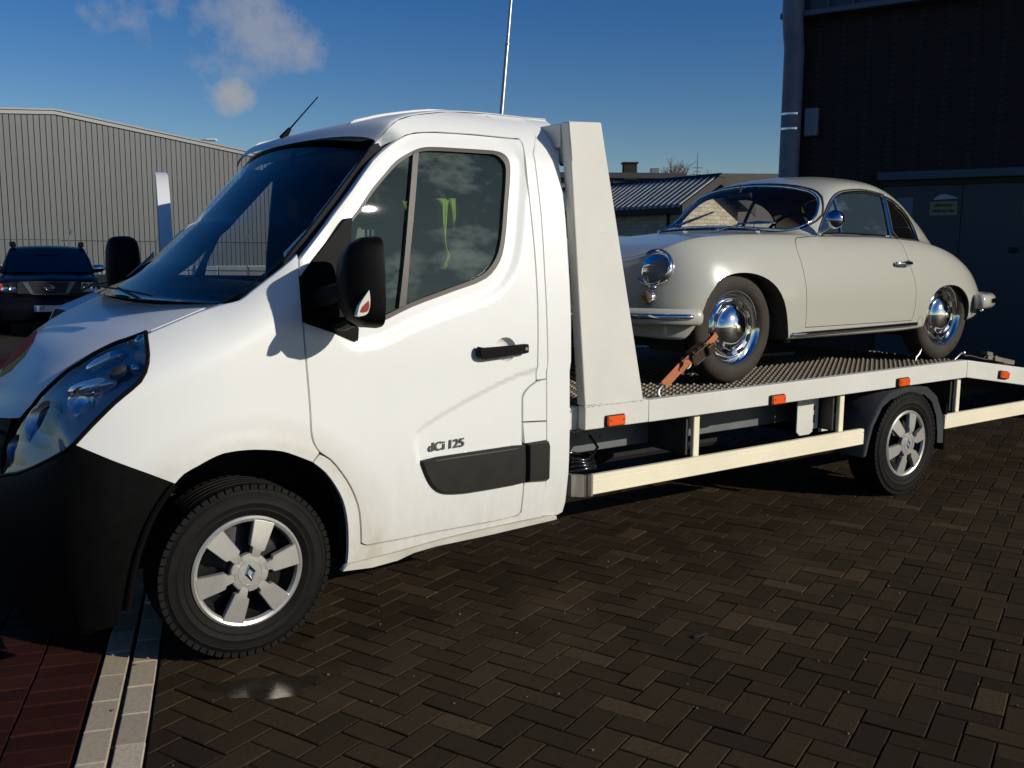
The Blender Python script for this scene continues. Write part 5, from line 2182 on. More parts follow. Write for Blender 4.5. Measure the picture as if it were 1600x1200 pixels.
def steel_wheel(parent, c, side, spin):
    C = Vector(c)
    Mw = Matrix.Translation(C)
    b = MB()
    tyre(b, C + Vector((0, -side * .10, 0)), .335, .215, side)
    ty = b.build('tyre', TYRE, parent, 40)
    # dark steel disc behind the cover
    b = MB()
    b.lathe([(0, side * -.045), (.06, side * -.04), (.10, side * -.06), (.17, side * -.075), (.205, side * -.03), (.214, side * -.002)], C, 'y', 48)
    b.build('steel_disc', simple('dark_steel_disc', (.014, .014, .015), .5, .4), parent)
    # plastic cover: ring, six spokes, hub cap
    b = MB()
    b.lathe([(.190, side * -.012), (.196, side * .001), (.207, side * .006), (.2155, side * .0), (.2155, side * -.02)], C, 'y', 64)
    b.build('cover_ring', SILVER, parent)
    for k in range(6):
        t = radians(spin + 60 * k)
        b = MB()
        ol = [(.060, -.0155), (.083, -.019), (.090, -.031), (.118, -.034), (.199, -.043), (.201, 0), (.199, .043), (.118, .034), (.100, .031), (.094, .019), (.060, .0155)]
        hh = {.060: .014, .083: .016, .090: .016, .094: .016, .100: .0155, .118: .0145, .199: .005, .201: .005}
        n_o = len(ol)

        def ins(r, w, k_):
            return (r + (-.003 * k_ if r > .15 else .002 * k_), w * (1 - .07 * k_))
        vs = [Vector((r, side * (hh[r] - .026), w)) for r, w in ol] + [Vector((r, side * (hh[r] - .004), w)) for r, w in ol] + [Vector((ins(r, w, 1)[0], side * hh[r], ins(r, w, 1)[1])) for r, w in ol]
        fs = [(q0 + i, q0 + (i + 1) % n_o, q0 + n_o + (i + 1) % n_o, q0 + n_o + i) for q0 in (0, n_o) for i in range(n_o)]
        top = 2 * n_o
        fs += [(top + 0, top + 1, top + 9, top + 10), (top + 1, top + 2, top + 8, top + 9), (top + 2, top + 3, top + 7, top + 8), (top + 3, top + 4, top + 5, top + 6, top + 7)]
        b.add(vs, fs)
        b.xform(Mw @ Matrix.Rotation(-t, 4, 'Y'))
        b.build('cover_spoke', SILVER, parent, 20)
    b = MB()
    pl = []
    for i in range(72):
        t = 2 * pi * i / 72 + radians(spin)
        ph = (i % 12) / 12.
        r = .074 if not (.80 < ph or ph < .20) else .062
        pl.append((r, t))
    lo_, mi_, hi_ = side * -.01, side * .012, side * .015
    rows = [[C + Vector((r * cos(t), h, r * sin(t))) for r, t in ((q * s, tt) for q, tt in pl)] for s, h in ((1.0, lo_), (1.0, mi_), (.95, hi_), (.6, side * .017))]
    b.grid(rows, True)
    b.add([C + Vector((r * .6 * cos(t), side * .017, r * .6 * sin(t))) for r, t in pl], [tuple(range(72))])
    b.loop([C + Vector((.046 * cos(t), side * .0172, .046 * sin(t))) for t in [2 * pi * i / 32 for i in range(32)]], .0012, 5)
    cap = b.build('hub_cap', SILVER, parent, 30)
    b = MB()
    diamond(b, Mw @ Matrix.Translation((0, side * .0175, 0)) @ Matrix.Rotation(radians(-spin * .0 - 8), 4, 'Y') @ Matrix(((1, 0, 0, 0), (0, 0, side, 0), (0, 1, 0, 0), (0, 0, 0, 1))), .028, .42, .004)
    b.build('badge', WORNCHROME, parent, None)


for X in (0.0, 4.332):
    for s, y in ((-1, 0.0), (1, 2 * YC)):
        wh_ = bpy.data.objects.new('wheel', None)
        COL.objects.link(wh_)
        wh_.location = (X, y, .335)
        adopt(wh_, T)
        steel_wheel(wh_, (X, y, .335), s, 10 if X == 0 else 14)

# ---- flatbed
SX0, SX1 = 1.632, 2.04
DZ = .80                                                               # deck


def rail(name, x0, x1, z0a, z1a, z0b, z1b, y0, y1, mat=BEDWHITE):
    b = MB()
    b.hexa([(x0, y0, z0a), (x1, y0, z0b), (x1, y0, z1b), (x0, y0, z1a)], [(x0, y1, z0a), (x1, y1, z0b), (x1, y1, z1b), (x0, y1, z1a)])
    me = b
    o = me.build(name, mat, T, None)
    md = o.modifiers.new('bev', 'BEVEL')
    md.width = .004
    md.segments = 2
    o.data.shade_smooth()
    o.data.set_sharp_from_angle(angle=radians(30))
    return o


for s in (0, 1):
    def yy(a, b, s=s):
        return (a, b) if s == 0 else (2 * YC - b, 2 * YC - a)
    rail('bed_rail', 1.645, 2.054, .705, .818, .705, .818, *yy(-.002, .05))
    rail('bed_rail', 2.0575, 5.0, .703, .815, .715, .833, *yy(0.0, .05))
    rail('tail_rail', 5.003, 6.5, .715, .833, .50, .635, *yy(0.0, .05))
    # sloping headboard post
    b = MB()
    y0, y1 = yy(-.004, .056)
    q = [(1.640, .822), (2.018, .815), (1.708, 2.128), (1.519, 2.118)]
    b.hexa([(x, y0, z) for x, z in q], [(x, y1, z) for x, z in q])
    o = b.build('headboard_post', BEDWHITE, T, None)
    md = o.modifiers.new('bev', 'BEVEL')
    md.width = .006
    md.segments = 2
    o.data.shade_smooth()
    o.data.set_sharp_from_angle(angle=radians(30))
    # weld beads along the post's foot
    b = MB()
    yw = y0 - .001 if s == 0 else y1 + .001
    for i in range(30):
        x = lerp(1.645, 2.02, i / 29)
        b.ball((x, yw, .820 + random.uniform(-.002, .002)), .0055, 6, (1.5, .5, .8))
    b.build('weld_bead', BEDWHITE, o)
    b = MB()
    yw = y0 - .0005 if s == 0 else y1 + .0005
    for i in range(26):
        t = i / 25
        b.ball((lerp(1.519, 1.54, t) + .002, yw, lerp(2.115, 1.95, t)), .004, 6, (.7, .5, 1.4))
    b.build('weld_bead', BEDWHITE, o)
    # gusset under the header
    b = MB()
    pl = [(.057, 2.115), (.28, 2.06), (.057, 1.93)]
    if s:
        pl = [(2 * YC - a, z) for a, z in pl]
    b.prism(pl, 1.545, 1.56, 'x')
    b.build('gusset', BEDWHITE, T, None)
rail('header_beam', 1.52, 1.70, 2.01, 2.115, 2.02, 2.126, .057, 2 * YC - .057)
b = MB()
b.lathe([(0, -.04), (.025, -.04), (.036, -.015), (.036, .03), (.02, .04), (0, .04)], (1.585, .10, 1.975), 'z', 16)
b.build('work_lamp', BLACKPL, T)
b = MB()
b.box(1.57, 1.66, .06, 2 * YC - .06, .70, .81, .004)
b.build('front_crossmember', BEDWHITE, T)
b = MB()
for z in (1.1, 1.45, 1.8):
    b.tube([(1.78 - (z - .82) * .24, .1, z), (1.78 - (z - .82) * .24, 2 * YC - .1, z)], .015, 8)
b.build('headboard_bar', DARKGREY, T)

# deck planks: pressed steel with rows of raised teeth
DECK = simple('worn_deck_steel', (.036, .027, .020), .5, .35, var=.35, vscale=25, bump=.2, bscale=150)
TOOTH = simple('worn_tooth_steel', (.17, .145, .11), .45, .6, var=.2, vscale=40)
NP = 9
PWd = (2 * YC - .11) / NP


def deck_z(x):
    return DZ + .015 * (x - 2) / 3 if x < 5.0 else .815 - .133 * (x - 5.0)


for i in range(NP):
    y0 = .055 + i * PWd
    for (xa, xb) in ((1.66, 4.998), (5.004, 6.5)):
        b = MB()
        b.cur = 0
        b.hexa([(xa, y0 + .003, deck_z(xa) - .03), (xb, y0 + .003, deck_z(xb) - .03), (xb, y0 + .003, deck_z(xb)), (xa, y0 + .003, deck_z(xa))],
               [(xa, y0 + PWd - .003, deck_z(xa) - .03), (xb, y0 + PWd - .003, deck_z(xb) - .03), (xb, y0 + PWd - .003, deck_z(xb)), (xa, y0 + PWd - .003, deck_z(xa))])
        nr = 4
        for r in range(nr):
            yr = y0 + PWd * (r + .5) / nr
            b.cur = 0
            b.hexa([(xa, yr - .012, deck_z(xa)), (xb, yr - .012, deck_z(xb)), (xb, yr - .007, deck_z(xb) + .009), (xa, yr - .007, deck_z(xa) + .009)],
                   [(xa, yr + .012, deck_z(xa)), (xb, yr + .012, deck_z(xb)), (xb, yr + .007, deck_z(xb) + .009), (xa, yr + .007, deck_z(xa) + .009)])
            b.cur = 1
            pitch = .052
            k = 0
            while xa + .02 + k * pitch < xb:
                x = xa + .02 + k * pitch + (pitch / 2 if r % 2 else 0)
                z = deck_z(x) + .009
                w, h = .011, .0075
                b.add([(x - w, yr - .009, z), (x + w, yr - .009, z), (x + w, yr + .009, z), (x - w, yr + .009, z), (x - w * .45, yr - .005, z + h), (x + w * .45, yr - .005, z + h), (x + w * .45, yr + .005, z + h), (x - w * .45, yr + .005, z + h)],
                      [(0, 1, 5, 4), (1, 2, 6, 5), (2, 3, 7, 6), (3, 0, 4, 7), (4, 5, 6, 7)])
                k += 1
        b.build('deck_plank', [DECK, TOOTH], T, None, False)
b = MB()
b.box(1.66, 4.99, .06, 2 * YC - .06, .70, .745)
b.build('deck_frame', DARKVOID, T, None)
# chassis
for y0, y1 in ((.36, .46), (2 * YC - .46, 2 * YC - .36)):
    b = MB()
    b.box(1.55, 6.3, y0, y1, .50, .685, .004)
    for x in (1.76, 2.06):
        b.lathe([(0, 0), (.012, 0), (.012, .006)], (x, y0 - .006, .57), 'y', 12)
    b.build('chassis_beam', CHASSIS, T, None)
b = MB()
b.box(1.9, 3.2, .55, 1.2, .36, .62, .03)
b.box(2.9, 3.9, 1.0, 1.6, .30, .62, .05)
b.tube([(1.6, 1.1, .42), (4.3, 1.1, .36)], .04, 12)
b.box(4.25, 4.41, .25, 1.72, .28, .40, .03)
b.build('fuel_tank_and_axle', DARKVOID, T)
# under-run guards with their struts
for s in (0, 1):
    def yy(a, b, s=s):
        return (a, b) if s == 0 else (2 * YC - b, 2 * YC - a)
    sg_ = 1 if s == 0 else -1
    for (x0, x1) in ((1.70, 3.866), (4.768, 6.3)):
        y0, y1 = yy(0, .028)
        b = MB()
        b.box(x0, x1, y0, y1, .383, .481, .003)
        fy0, fy1 = yy(-.0035, .0)
        b.box(x0, x1, fy0, fy1, .386, .399, .001)
        b.box(x0, x1, fy0, fy1, .402, .455, .001)
        b.box(x0, x1, fy0, fy1, .459, .479, .001)
        gd = b.build('side_guard', CREAM, T, 30)
        if x0 < 2:
            b = MB()
            pts = []
            for i in range(13):
                t = radians(-90 - 15 * i)
                pts.append((1.70 + .105 * cos(t), .105 + .105 * sin(t)))
            for i in range(12):
                (xa, ya), (xb, yb) = pts[i], pts[i + 1]
                ia, ib = ((xa - 1.70) * .78 + 1.70, (ya - .105) * .78 + .105), ((xb - 1.70) * .78 + 1.70, (yb - .105) * .78 + .105)
                def Y(v):
                    return v if s == 0 else 2 * YC - v
                b.hexa([(xa, Y(ya - .002), .378), (xb, Y(yb - .002), .378), (ib[0], Y(ib[1]), .378), (ia[0], Y(ia[1]), .378)], [(xa, Y(ya - .002), .484), (xb, Y(yb - .002), .484), (ib[0], Y(ib[1]), .484), (ia[0], Y(ia[1]), .484)])
            b.build('guard_end', simple('brushed_guard_end', (.62, .58, .48), .28, .6), gd, 40)
    for x in (2.452, 3.70, 4.995):
        a0, a1 = yy(.045, .07)
        b = MB()
        b.box(x - .022, x + .022, a0, a1, .45, .70, .003)
        b.build('guard_strut', CREAM, T)
        b = MB()
        a0, a1 = yy(.075, .37)
        b.box(x - .05, x - .028, a0, a1, .48, .70, .002)
        b.build('guard_bracket', DARKGREY, T)
# pale hanger plates below the deck
b = MB()
b.prism([(3.43, .69), (3.58, .69), (3.58, .47), (3.55, .455), (3.46, .455), (3.43, .48)], .16, .168, 'y')
b.prism([(3.65, .69), (3.73, .69), (3.73, .46), (3.65, .46)], .16, .168, 'y')
b.box(3.585, 3.645, .17, .26, .48, .69, .003)
b.build('hanger_plate', BEDWHITE, T, None)
b = MB()
b.box(3.586, 3.60, .155, .169, .52, .57, .003)
b.box(3.586, 3.60, .155, .169, .60, .63, .003)
b.build('hanger_bolt', DARKVOID, T)
# mudguards over the rear wheels
for s in (0, 1):
    y0 = -.0 if s == 0 else 2 * YC
    k = 1 if s == 0 else -1
    prof = []
    pts = [(3.87, .30), (3.885, .36), (3.93, .50), (4.03, .635), (4.13, .685), (4.33, .70), (4.55, .685), (4.66, .62), (4.735, .50), (4.765, .38), (4.772, .29)]
    pts = [(p.x, p.y) for p in catmull([Vector((a, z)) for a, z in pts], 4)] if False else pts
    b = MB()
    rows = []
    for x, z in pts:
        d = Vector((x - 4.332, z - .335))
        d.normalize()
        o = Vector((x, z)) - d * .055
        rows.append([Vector((o.x, y0 + k * .012, o.y)), Vector((x - d.x * .01, y0 - k * .002, z - d.y * .01)), Vector((x, y0 + k * .01, z)), Vector((x, y0 + k * .26, z)), Vector((o.x + d.x * .03, y0 + k * .26, o.y + d.y * .03))])
    b.grid(rows)
    b.build('mudguard', simple('grey_mudguard', (.045, .047, .05), .55, var=.15, vscale=8), T, 50)
    b = MB()
    b.box(4.775, 4.795, min(y0, y0 + k * .26), max(y0, y0 + k * .26), .24, .55, .004)
    b.build('mud_flap', BLACKPL, T)
# amber side markers
for x, z, sl in ((1.828, .737, 0), (3.03, .735, -.004), (4.24, .742, -.004), (5.475, .70, .145)):
    M = Matrix.Translation((x, 0, z)) @ Matrix.Rotation(sl, 4, 'Y')
    b = MB()
    b.box(-.062, .062, -.012, -.0035, -.029, .029, .006, M)
    mk = b.build('side_marker', simple('marker_base', (.03, .012, .008), .5), T)
    b = MB()
    b.box(-.056, .056, -.026, -.0105, -.024, .024, .005, M)
    b.build('marker_lens', ORANGE, mk)
    b = MB()
    for dx in (-.04, .04):
        b.lathe([(0, -.0275), (.004, -.0275), (.004, -.025)], M @ Vector((dx, 0, .004)), 'y', 8)
    b.build('marker_screw', DARKVOID, mk)
# spare parts lying behind the cab
b = MB()
for k in range(4):
    b.loop([Vector((1.72 + (.10 - .008 * k) * cos(t), .15 + (.085 - .006 * k) * sin(t), .492 + .017 * k + .006 * sin(3 * t + k))) for t in [2 * pi * i / 28 for i in range(28)]], .0095, 7)
b.tube([(1.82, .15, .53), (1.9, .2, .56), (1.93, .3, .60)], .008, 6)
tag(b.build('cable_coil', simple('black_cable', (.01, .01, .011), .18, 0, .4), None, 60), 'coil of shiny black cable lying on the rounded guard end behind the cab', 'cable')
b = MB()
for i in range(5):
    x = 1.60 + i * .03
    b.tube([(x, .03, .70), (x - .02, .05, .685)], .006, 6)
b.build('rivet', WORNCHROME, T)
# rows of small rivets under the tail
b = MB()
for (x0, z0, n) in ((4.93, .685, 2), (5.2, .668, 4), (4.86, .62, 3), (5.08, .61, 4)):
    for i in range(n):
        b.ball((x0 + i * .035, .30, z0), .0085, 6)
b.build('tail_rivet', WORNCHROME, T)
b = MB()
b.box(4.60, 6.2, .31, .36, .50, .70, .004)
b.build('tail_side_plate', DARKVOID, T)
b = MB()
b.box(4.93, 5.05, .22, .30, .535, .595, .008)
b.build('tail_bracket', CREAM, T)


# ------------------------------------------------------------------ the classic coupe on the deck
PX, PY, PZ = 2.872, .925, .815
P = thing('classic_coupe', 'pale ivory classic coupe with chrome wheels, strapped on the flatbed deck', 'car', (PX + 1.05, PY, PZ))


def ivory():
    m = Mat('ivory_paint')
    m.set(col=(.485, .475, .40), rough=.24, coat=.8, coatr=.06, spec=.4)
    m.bump(m.noise(1.5, 2, .4), .03, .01)
    return m.m


IVORY = ivory()
INSIDE = simple('coupe_inside_trim', (.10, .075, .05), .85, var=.2, vscale=12)
# s, zbot, hw, zw, ycrown, zcrown, ybelt, zbelt, yedge, zedge, zcen
ST = [
    (-.72, .43, .10, .475, .06, .505, .05, .51, .035, .516, .52),
    (-.70, .39, .18, .465, .12, .545, .10, .55, .07, .558, .562),
    (-.65, .33, .27, .455, .20, .595, .17, .60, .12, .608, .614),
    (-.59, .29, .36, .455, .27, .635, .23, .64, .17, .643, .65),
    (-.53, .272, .46, .46, .36, .665, .31, .665, .23, .665, .672),
    (-.485, .265, .555, .465, .45, .69, .39, .68, .29, .676, .685),
    (-.435, .258, .635, .47, .52, .725, .45, .70, .35, .686, .697),
    (-.36, .252, .715, .48, .575, .765, .51, .735, .40, .715, .725),
    (-.25, .243, .775, .49, .61, .80, .54, .775, .42, .755, .760),
    (0, .235, .815, .50, .632, .826, .57, .806, .44, .795, .80),
    (.30, .230, .825, .50, .642, .836, .60, .828, .46, .832, .842),
    (.52, .228, .83, .50, .652, .838, .62, .836, .47, .852, .868),
    (.60, .228, .83, .50, .655, .838, .63, .840, .485, .858, .925),
    (.70, .228, .832, .50, .658, .838, .64, .842, .53, .880, 1.015),
    (.80, .228, .833, .50, .660, .836, .65, .842, .565, .925, 1.08),
    (.90, .228, .834, .50, .662, .835, .655, .842, .553, 1.01, 1.148),
    (1.0, .228, .835, .50, .664, .834, .657, .842, .54, 1.085, 1.190),
    (1.12, .228, .836, .50, .665, .834, .658, .842, .528, 1.135, 1.220),
    (1.30, .229, .836, .50, .666, .834, .658, .842, .52, 1.162, 1.242),
    (1.50, .230, .834, .49, .668, .832, .658, .842, .515, 1.163, 1.245),
    (1.70, .236, .828, .48, .668, .824, .652, .836, .503, 1.138, 1.227),
    (1.90, .245, .82, .47, .672, .806, .635, .822, .477, 1.08, 1.182),
    (2.05, .25, .815, .46, .672, .782, .605, .80, .445, 1.015, 1.130),
    (2.20, .255, .805, .45, .665, .750, .57, .772, .405, .955, 1.085),
    (2.35, .262, .785, .445, .65, .708, .53, .735, .36, .87, 1.0),
    (2.50, .272, .75, .44, .615, .655, .48, .69, .31, .785, .90),
    (2.63, .285, .70, .43, .56, .60, .42, .635, .27, .70, .785),
    (2.76, .31, .62, .42, .475, .53, .35, .565, .22, .60, .655),
    (2.86, .345, .50, .42, .37, .475, .27, .49, .17, .51, .535),
    (2.92, .375, .34, .42, .24, .45, .18, .455, .11, .46, .47),
    (2.945, .40, .16, .42, .11, .435, .08, .44, .05, .445, .45),
]


def section(s):
    zb, hw, zw, yc, zc, yb, zbt, ye, ze, zn = table(ST, s)
    up = min(.12, (zw - zb) * .5)
    pts = [(0, zb), (hw * .5, zb), (hw * .90, zb + .002), (hw * .975, zb + .012), (hw * .99, zb + .05), (hw, zw),
           (lerp(hw, yc, .18), lerp(zw, zc, .45)), (lerp(hw, yc, .45), lerp(zw, zc, .78)), (lerp(hw, yc, .80), lerp(zw, zc, .965)), (yc, zc),
           (yb, zbt), (lerp(yb, ye, .30), lerp(zbt, ze, .38)), (lerp(yb, ye, .62), lerp(zbt, ze, .76)), (ye, ze),
           (ye * .80, lerp(ze, zn, .50)), (ye * .45, lerp(ze, zn, .86)), (0, zn)]
    cv = catmull([Vector((a, z, 0)) for a, z in pts], 4)
    return [(max(0, v.x), v.y) for v in cv]


svals = []
for i in range(len(ST) - 1):
    a, c = ST[i][0], ST[i + 1][0]
    n = max(1, int(round((c - a) / .035)))
    svals += [a + (c - a) * k / n for k in range(n)]
svals.append(ST[-1][0])
b = MB()
rows = []
for s in svals:
    h = section(s)
    rows.append([Vector((PX + s, PY - y, PZ + z)) for y, z in h] + [Vector((PX + s, PY + y, PZ + z)) for y, z in reversed(h[1:-1])])
b.grid(rows, True)
b.add(rows[0], [tuple(range(len(rows[0])))])
b.add(rows[-1], [tuple(range(len(rows[-1]) - 1, -1, -1))])
body = b.build('body', [IVORY, INSIDE], P, 60)
for _ in range(1):
    bmx = bmesh.new()
    bmx.from_mesh(body.data)
    bmesh.ops.smooth_vert(bmx, verts=bmx.verts[:], factor=.35, use_axis_x=True, use_axis_y=True, use_axis_z=True)
    bmesh.ops.smooth_vert(bmx, verts=bmx.verts[:], factor=.35, use_axis_x=True, use_axis_y=True, use_axis_z=True)
    bvh = BVHTree.FromBMesh(bmx)
    bmx.to_mesh(body.data)
    bmx.free()
def side_y(s, h):
    """y of the near flank at (s, h)"""
    hit = bvh.ray_cast(Vector((PX + s, PY - 2, PZ + h)), Vector((0, 1, 0)))
    return hit[0].y if hit[0] is not None else PY - .7


def side_n(s, h):
    hit = bvh.ray_cast(Vector((PX + s, PY - 2, PZ + h)), Vector((0, 1, 0)))
    return hit[1] if hit[0] is not None else Vector((0, -1, 0))


def cutter(polys, lo, hi, axis='y'):
    b = MB()
    b.cur = 1
    for pl in polys:
        if axis == 'y':
            b.prism([(PX + s, PZ + h) for s, h in pl], lo, hi, 'y')
        else:
            b.prism([(PY + s, PZ + h) for s, h in pl], lo, hi, 'x')
    o = b.build('cut_tmp', [IVORY, INSIDE])
    return o


def drop(*os):
    for o in os:
        bpy.data.objects.remove(o)


AF = smooth_poly(O['p_arch_f'], 2, 45)
AR = smooth_poly(O['p_arch_r'], 2, 45)
WIN = smooth_poly(O['p_win'], 3, 45)
QW = smooth_poly(O['p_qwin'], 3, 45)
DOOR = [(.518, .301), (.509, .454), (.494, .675), (.489, .741), (.509, .785), (.554, .815), (.79, .828), (1.186, .831), (1.571, .828), (1.571, .77), (1.568, .71), (1.574, .657), (1.605, .571), (1.617, .447), (1.610, .346), (1.593, .303)]
DOOR = smooth_poly(DOOR, 2, 45)
WS = smooth_poly([(-.53, .868), (-.575, .885), (-.592, .925), (-.575, .99), (-.53, 1.065), (-.45, 1.112), (-.25, 1.150), (0, 1.162), (.25, 1.150), (.45, 1.112), (.53, 1.065), (.575, .99), (.592, .925), (.575, .885), (.53, .868), (.3, .884), (0, .892), (-.3, .884)], 2, 60)
RW = smooth_poly([(-.40, .93), (-.43, .97), (-.38, 1.08), (-.25, 1.13), (0, 1.145), (.25, 1.13), (.38, 1.08), (.43, .97), (.40, .93), (0, .915)], 3, 60)
# arches open only the flanks
c1 = cutter([AF, AR], PY - 1.2, PY - .42)
c2 = cutter([AF, AR], PY + .42, PY + 1.2)
c3 = cutter([WIN, QW], PY - 1.2, PY + 1.2)
c4 = cutter([WS], PX + .42, PX + 1.16, 'x')
c5 = cutter([RW], PX + 1.95, PX + 2.9, 'x')
# hollow cabin
b = MB()
b.cur = 1
rows = []
for i in range(60):
    s = lerp(.50, 2.36, i / 59)
    h = section(s)
    hw_ = max(q[0] for q in h)
    sc = (hw_ - .016) / hw_
    pts = [(0, .32)] + [(y * sc, max(.32, z - .015 * sstep(.5, .9, z / max(q[1] for q in h)))) for y, z in h[1:]]
    pts = pts[:-1] + [(0, h[-1][1] - .015)]
    rows.append([Vector((PX + s, PY - y, PZ + z)) for y, z in pts] + [Vector((PX + s, PY + y, PZ + z)) for y, z in reversed(pts[1:-1])])
b.grid(rows, True)
b.add(rows[0], [tuple(range(len(rows[0])))])
b.add(rows[-1], [tuple(range(len(rows[-1]) - 1, -1, -1))])
cab_ = b.build('cabin_tmp', [IVORY, INSIDE])
for cut in (c1, c2, cab_):
    boolean(body, cut)
for cut in (c3, c4, c5):
    boolean(body, cut)
d_in = cutter([DOOR], PY - 1.2, PY - .30)
d_out = cutter([inset_poly(DOOR, -.0035)], PY - 1.2, PY - .30)
cd = bpy.data.objects.new('door', body.data.copy())
COL.objects.link(cd)
boolean(cd, d_in, 'INTERSECT')
boolean(body, d_out)
drop(c1, c2, c3, c4, c5, d_in, d_out, cab_)
for o in (body, cd):
    o.data.shade_smooth()
    o.data.set_sharp_from_angle(angle=radians(42))
adopt(cd, P)
SWAP = Matrix(((0, 1, 0, 0), (1, 0, 0, 0), (0, 0, 1, 0), (0, 0, 0, 1)))


def cross_pane(name, poly, x0, direction, off):
    """sheet of glass filling an opening seen along the car's length: poly in (across, height)"""
    def g_(y, z):
        for k in range(6):
            hit = bvh.ray_cast(Vector((x0, PY + (y - PY) * (1 - .01 * k), z)), Vector((direction, 0, 0)))
            if hit[0] is not None:
                return hit[0].x
        return x0 + direction
    o = panel(name, [(PY + a_, PZ + h_) for a_, h_ in inset_poly(poly, .003)], OLDGLASS, None, f=g_, off=off, cell=.06, thick=.004, lip=0, lipd=.0005)
    o.data.transform(SWAP)
    o.data.flip_normals()
    adopt(o, P)


cross_pane('windscreen', WS, PX + .30, 1, .005)
cross_pane('rear_window', RW, PX + 3.2, -1, -.012)


def flank_patch(name, poly, mat, inner, parent, cell=.05, thick=.004):
    return panel(name, [(PX + s, PZ + h) for s, h in poly], mat, parent, f=lambda X, Z: side_y(X - PX, Z - PZ) + inner, cell=cell, thick=thick, lip=.0, lipd=.0005)


flank_patch('door_window', inset_poly(WIN, .002), DOORGLASS, .012, P)
flank_patch('quarter_window', inset_poly(QW, .002), glass('dark_quarter_glass', (.30, .29, .26), .8, 0, alpha=.3, gcol=(.015, .013, .01)), .012, P)


def flank_line(poly, lift, closed=True):
    out = []
    for s, h in poly:
        out.append(Vector((PX + s, side_y(s, h) - lift, PZ + h)))
    return out


b = MB()
b.loop(flank_line(inset_poly(WIN, .008), -.002), .0085, 8)
wf = b.build('window_frame', CHROME, P, 60)
b = MB()
b.loop(flank_line(inset_poly(WIN, -.006), .001), .0055, 6)
b.loop(flank_line(inset_poly(QW, -.004), .001), .0055, 6)
b.build('window_rubber', simple('black_window_rubber', (.015, .014, .013), .6), P, 60)
b = MB()
b.loop(flank_line(inset_poly(QW, .006), -.004), .004, 6)
b.build('quarter_window_frame', WORNCHROME, P, 60)
b = MB()
b.tube(flank_line(O['p_vent'], -.002), .007, 8)
b.build('vent_bar', CHROME, P)
b = MB()
lf = []
for t in (0, .2, .4, .6, .8, 1):
    s0, h0 = lerp(1.603, 1.568, t), lerp(1.106, .836, t)
    lf.append((s0, h0))
for dx, r in ((-.004, .010), (.012, .006)):
    b.tube(flank_line([(s + dx, h) for s, h in lf], .001), r, 8)
b.build('window_pillar_trim', CHROME, P)


def front_line(poly, lift, x0, direction):
    out = []
    for y, h in poly:
        hit = bvh.ray_cast(Vector((x0, PY + y, PZ + h)), Vector((direction, 0, 0)))
        if hit[0] is not None:
            out.append(hit[0] + hit[1] * lift)
    return out


b = MB()
b.loop(front_line(inset_poly(WS, -.001), .001, PX + .30, 1), .0085, 8)
b.build('windscreen_trim', CHROME, P, 60)
b = MB()
b.loop(front_line(inset_poly(WS, -.014), .0, PX + .30, 1), .007, 6)
b.build('windscreen_rubber', simple('screen_rubber', (.012, .012, .012), .6), P, 60)
b = MB()
b.loop(front_line(inset_poly(RW, .0), .002, PX + 3.2, -1), .008, 8)
b.build('rear_window_trim', CHROME, P, 60)
# side strip, jacking point, door handle
b = MB()
pts = flank_line([(lerp(.405, 1.652, i / 16), lerp(.262, .277, i / 16)) for i in range(17)], .004)
b.tube(pts, [.010] + [.0145] * 15 + [.012], 10)
for p_ in (pts[0], pts[-1]):
    b.ball(p_, .0135, 10)
b.build('side_strip', CHROME, P, 60)
b = MB()
b.loop(flank_line([(1.699 + .034 * cos(t), .276 + .046 * sin(t)) for t in [2 * pi * i / 26 for i in range(26)]], -.0005), .0018, 5)
b.build('jack_cover', simple('jack_seam', (.12, .10, .08), .6), P)
b = MB()
hp_ = [Vector((PX + s, side_y(1.45, .66) - d, PZ + h)) for s, h, d in ((1.40, .667, .030), (1.43, .667, .036), (1.48, .668, .038), (1.53, .668, .034), (1.545, .668, .02))]
b.tube(hp_, [.008, .011, .012, .014, .012], 10)
b.ball((PX + 1.548, side_y(1.545, .668) - .008, PZ + .668), .020, 12, (1.2, .8, 1.0))
b.ball((PX + 1.405, side_y(1.405, .667) - .012, PZ + .667), .011, 10)
b.build('door_handle', CHROME, cd, 60)
# wing mirror on the door
wmx = Vector((PX + .80, side_y(.80, .84) - .01, PZ + .845))
b = MB()
b.tube([wmx + Vector((.0, .0, -.012)), wmx + Vector((-.01, -.03, .012)), wmx + Vector((.04, -.075, .055))], [.016, .012, .010], 10)
b.ball(wmx + Vector((0, .0, -.012)), .03, 12, (1.5, .8, .35))
ma = b.build('wing_mirror', CHROME, P, 60)
b = MB()
rot = Vector((-.62, -.72, .10)).normalized().to_track_quat('Y', 'Z').to_matrix().to_4x4()
b.lathe([(0, .030), (.030, .026), (.048, .014), (.056, 0), (.056, -.004), (.05, -.005)], (0, 0, 0), 'y', 28)
b.xform(Matrix.Translation(wmx + Vector((.045, -.085, .085))) @ rot)
b.build('mirror_shell', simple('mirror_dark_chrome', (.35, .4, .5), .08, 1.0), ma, 60)
